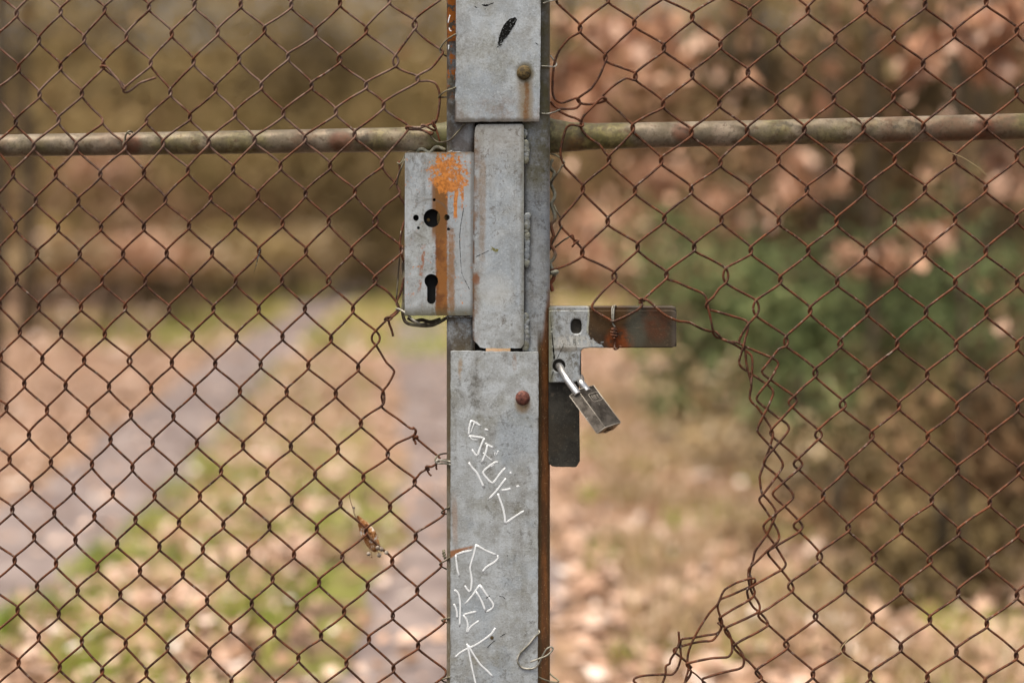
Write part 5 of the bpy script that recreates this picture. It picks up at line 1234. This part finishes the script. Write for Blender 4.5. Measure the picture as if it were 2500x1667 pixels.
# young pines
GP = 'young green pines on the right'
for (u, d, v, w, h, n, lab, sd) in ((1760, 7.2, 760, .80, .75, 2600, 'young pine behind the torn hole, leftmost of the green ones', 41), (2060, 6.4, 850, .95, .72, 3400, 'broad young pine in the middle of the right mesh', 42),
                                  (2360, 6.8, 780, .95, .85, 3000, 'young pine below the copper leaves near the right edge', 43), (2200, 7.8, 820, .7, .8, 1500, 'small dim pine between two broader ones', 44)):
    shrub(u, d, v, w, h, M['green'], 0.05, n, lab, GP, 'young_pine', 'pine', sd, clumps=16, fill=0.48)
# brown thicket low on the right
GT = 'brown thicket low on the right'
for i, (u, d, v, w, h, m, n, lab) in enumerate(((2060, 5.8, 1150, .6, .36, 'strawg', 700, 'straw coloured dead bracken low behind the right mesh'), (2330, 5.4, 1180, .8, .5, 'darktw', 1700, 'darkest bramble clump near the right edge'),
                                (2470, 5.0, 1050, .6, .6, 'brownl', 1300, 'tall dark bramble at the right edge'), (2180, 5.9, 1010, .7, .4, 'darktw', 1000, 'dark bramble under the young pines'),
                                (2330, 4.4, 1370, .55, .26, 'darktw', 1300, 'low dark bramble behind the lower right mesh'), (1840, 6.6, 1040, .6, .45, 'strawg', 700, 'sparse pale bracken beside the torn edge of the mesh'), (1700, 8.0, 900, .6, .5, 'strawg', 500, 'pale dead fern seen through the torn hole'), (1980, 6.0, 1000, .5, .4, 'green', 500, 'low dim green shoots below the broad young pine'),
                                (2020, 5.0, 1300, .45, .18, 'brownl', 500, 'low brown clump at the foot of the torn edge'), (1660, 7.2, 1010, .35, .22, 'green', 300, 'small green tuft seen through the torn hole'))):
    shrub(u, d, v, w, h, M[m], 0.05, n, lab, GT, seed=60 + i, clumps=10, fill=0.6)
# wood edge: shrubs and undergrowth 22 to 40 m off, each one a thing
r = random.Random(3)
GW = 'shrubs along the far edge of the wood'
spec = []
tones = [('olive', 'olive'), ('brownl', 'brown'), ('darktw', 'dark')]
lab_used = {}
farlist = [
 (90, 15, 640, 1.1, .35, 'strawg'), (260, 16, 635, 1.3, .4, 'copper'), (430, 17, 625, 1.2, .4, 'strawg'), (560, 19, 610, 1.3, .45, 'olive'), (700, 22, 600, 1.4, .5, 'strawg'), (150, 18, 600, 1.4, .6, 'olive'), (340, 19, 595, 1.4, .6, 'brownl'),
 # u, d, v, w, h, tone
 (40, 19, 560, 1.6, 1.0, 'brownl'), (210, 20, 590, 1.5, .7, 'copper'), (380, 20, 560, 1.4, .9, 'brownl'), (250, 21, 430, 1.0, .6, 'copper'), (520, 22, 600, 1.2, .6, 'brownl'), (640, 23, 560, 1.2, .8, 'brownl'), (60, 21, 420, 3.0, 2.6, 'olive'), (260, 24, 480, 3.2, 2.6, 'brownl'), (150, 26, 200, 4.0, 3.4, 'olive'), (420, 23, 330, 3.0, 2.6, 'olive'), (430, 26, 560, 3.0, 1.6, 'olive'), (600, 27, 500, 2.6, 1.8, 'brownl'),
 (330, 28, 60, 4.0, 3.0, 'olive'), (560, 29, 200, 3.6, 3.0, 'olive'), (720, 24, 230, 1.6, 1.2, 'darktw'), (860, 26, 190, 1.6, 1.4, 'darktw'), (920, 22, 500, 1.8, 1.6, 'darktw'), (820, 24, 360, 1.6, 1.2, 'olive'), (1010, 25, 540, 2.4, 2.0, 'darktw'),
 (700, 30, 480, 2.6, 2.2, 'olive'), (780, 30, 60, 4.0, 3.0, 'olive'), (1000, 30, 120, 4.0, 3.6, 'olive'), (1060, 24, 330, 2.2, 2.0, 'olive'), (1200, 28, 250, 4.0, 4.0, 'olive'), (1400, 26, 450, 2.8, 2.2, 'olive'), (1460, 28, 200, 3.6, 3.6, 'olive'),
 (1640, 24, 420, 3.0, 2.6, 'brownl'), (1680, 28, 120, 4.0, 3.4, 'olive'), (1880, 20, 400, 2.6, 2.4, 'olive'), (1960, 24, 150, 3.6, 3.2, 'olive'), (2120, 18, 330, 2.4, 2.2, 'darktw'), (2200, 24, 80, 3.6, 3.0, 'olive'), (2400, 20, 300, 3.0, 2.8, 'darktw'), (2460, 22, 80, 3.0, 3.0, 'brownl'), (2250, 16, 560, 2.2, 1.6, 'darktw'), (2000, 15, 640, 2.0, 1.2, 'brownl'), (2460, 15, 620, 2.0, 1.6, 'darktw'), (2050, 13, 350, 1.0, 1.6, 'darktw'), (1830, 14, 180, 1.0, 1.2, 'darktw'), (2250, 12, 250, 1.0, 1.2, 'darktw'), (1620, 16, 300, 1.0, 1.0, 'brownl'), (1930, 12, 560, .8, .8, 'darktw'), (1780, 20, 620, 2.4, 1.4, 'brownl'), (1560, 22, 620, 2.2, 1.2, 'brownl')]
adj = {'strawg': 'straw coloured', 'copper': 'pinkish tan', 'olive': 'olive brown', 'brownl': 'reddish brown', 'darktw': 'very dark'}
where = lambda u, v: ('far left' if u < 300 else 'left' if u < 700 else 'left of the post' if u < 1120 else 'behind the post' if u < 1330 else 'right of the post' if u < 1750 else 'right' if u < 2200 else 'far right') + (' near the top of the picture' if v < 220 else ' above the rail' if v < 340 else ' below the rail' if v < 520 else ' at ground level')
seen = {}
for i, (u, d, v, w, h, tn) in enumerate(farlist):
    lab = '%s out of focus thicket, %s' % (adj[tn], where(u, v))
    if lab in seen: lab = lab.replace('thicket', 'bush' if seen[lab] == 1 else 'undergrowth'); 
    seen[lab] = seen.get(lab, 0) + 1
    shrub(u, d, v, w, h, M[tn], 0.11, int(900 + 420 * w * h), lab, GW, seed=100 + i, clumps=18, fill=0.5)
# the wood behind as one mass on the rising ground
n = 42000
xx = npr.uniform(-30, 30, n); dd = npr.uniform(31, 60, n); gz = ground_h(xx, dd)
zz = gz + npr.uniform(0, 1, n) ** 1.3 * 6.5
V = leafcards(np.stack([xx, dd - D, zz], -1), 0.28, 2.0)
o = quads_mesh('far_wood', V, M['olive']); tag(o, 'far wood on the rising ground, an unbroken olive brown mass of twigs', 'wood', kind='stuff')
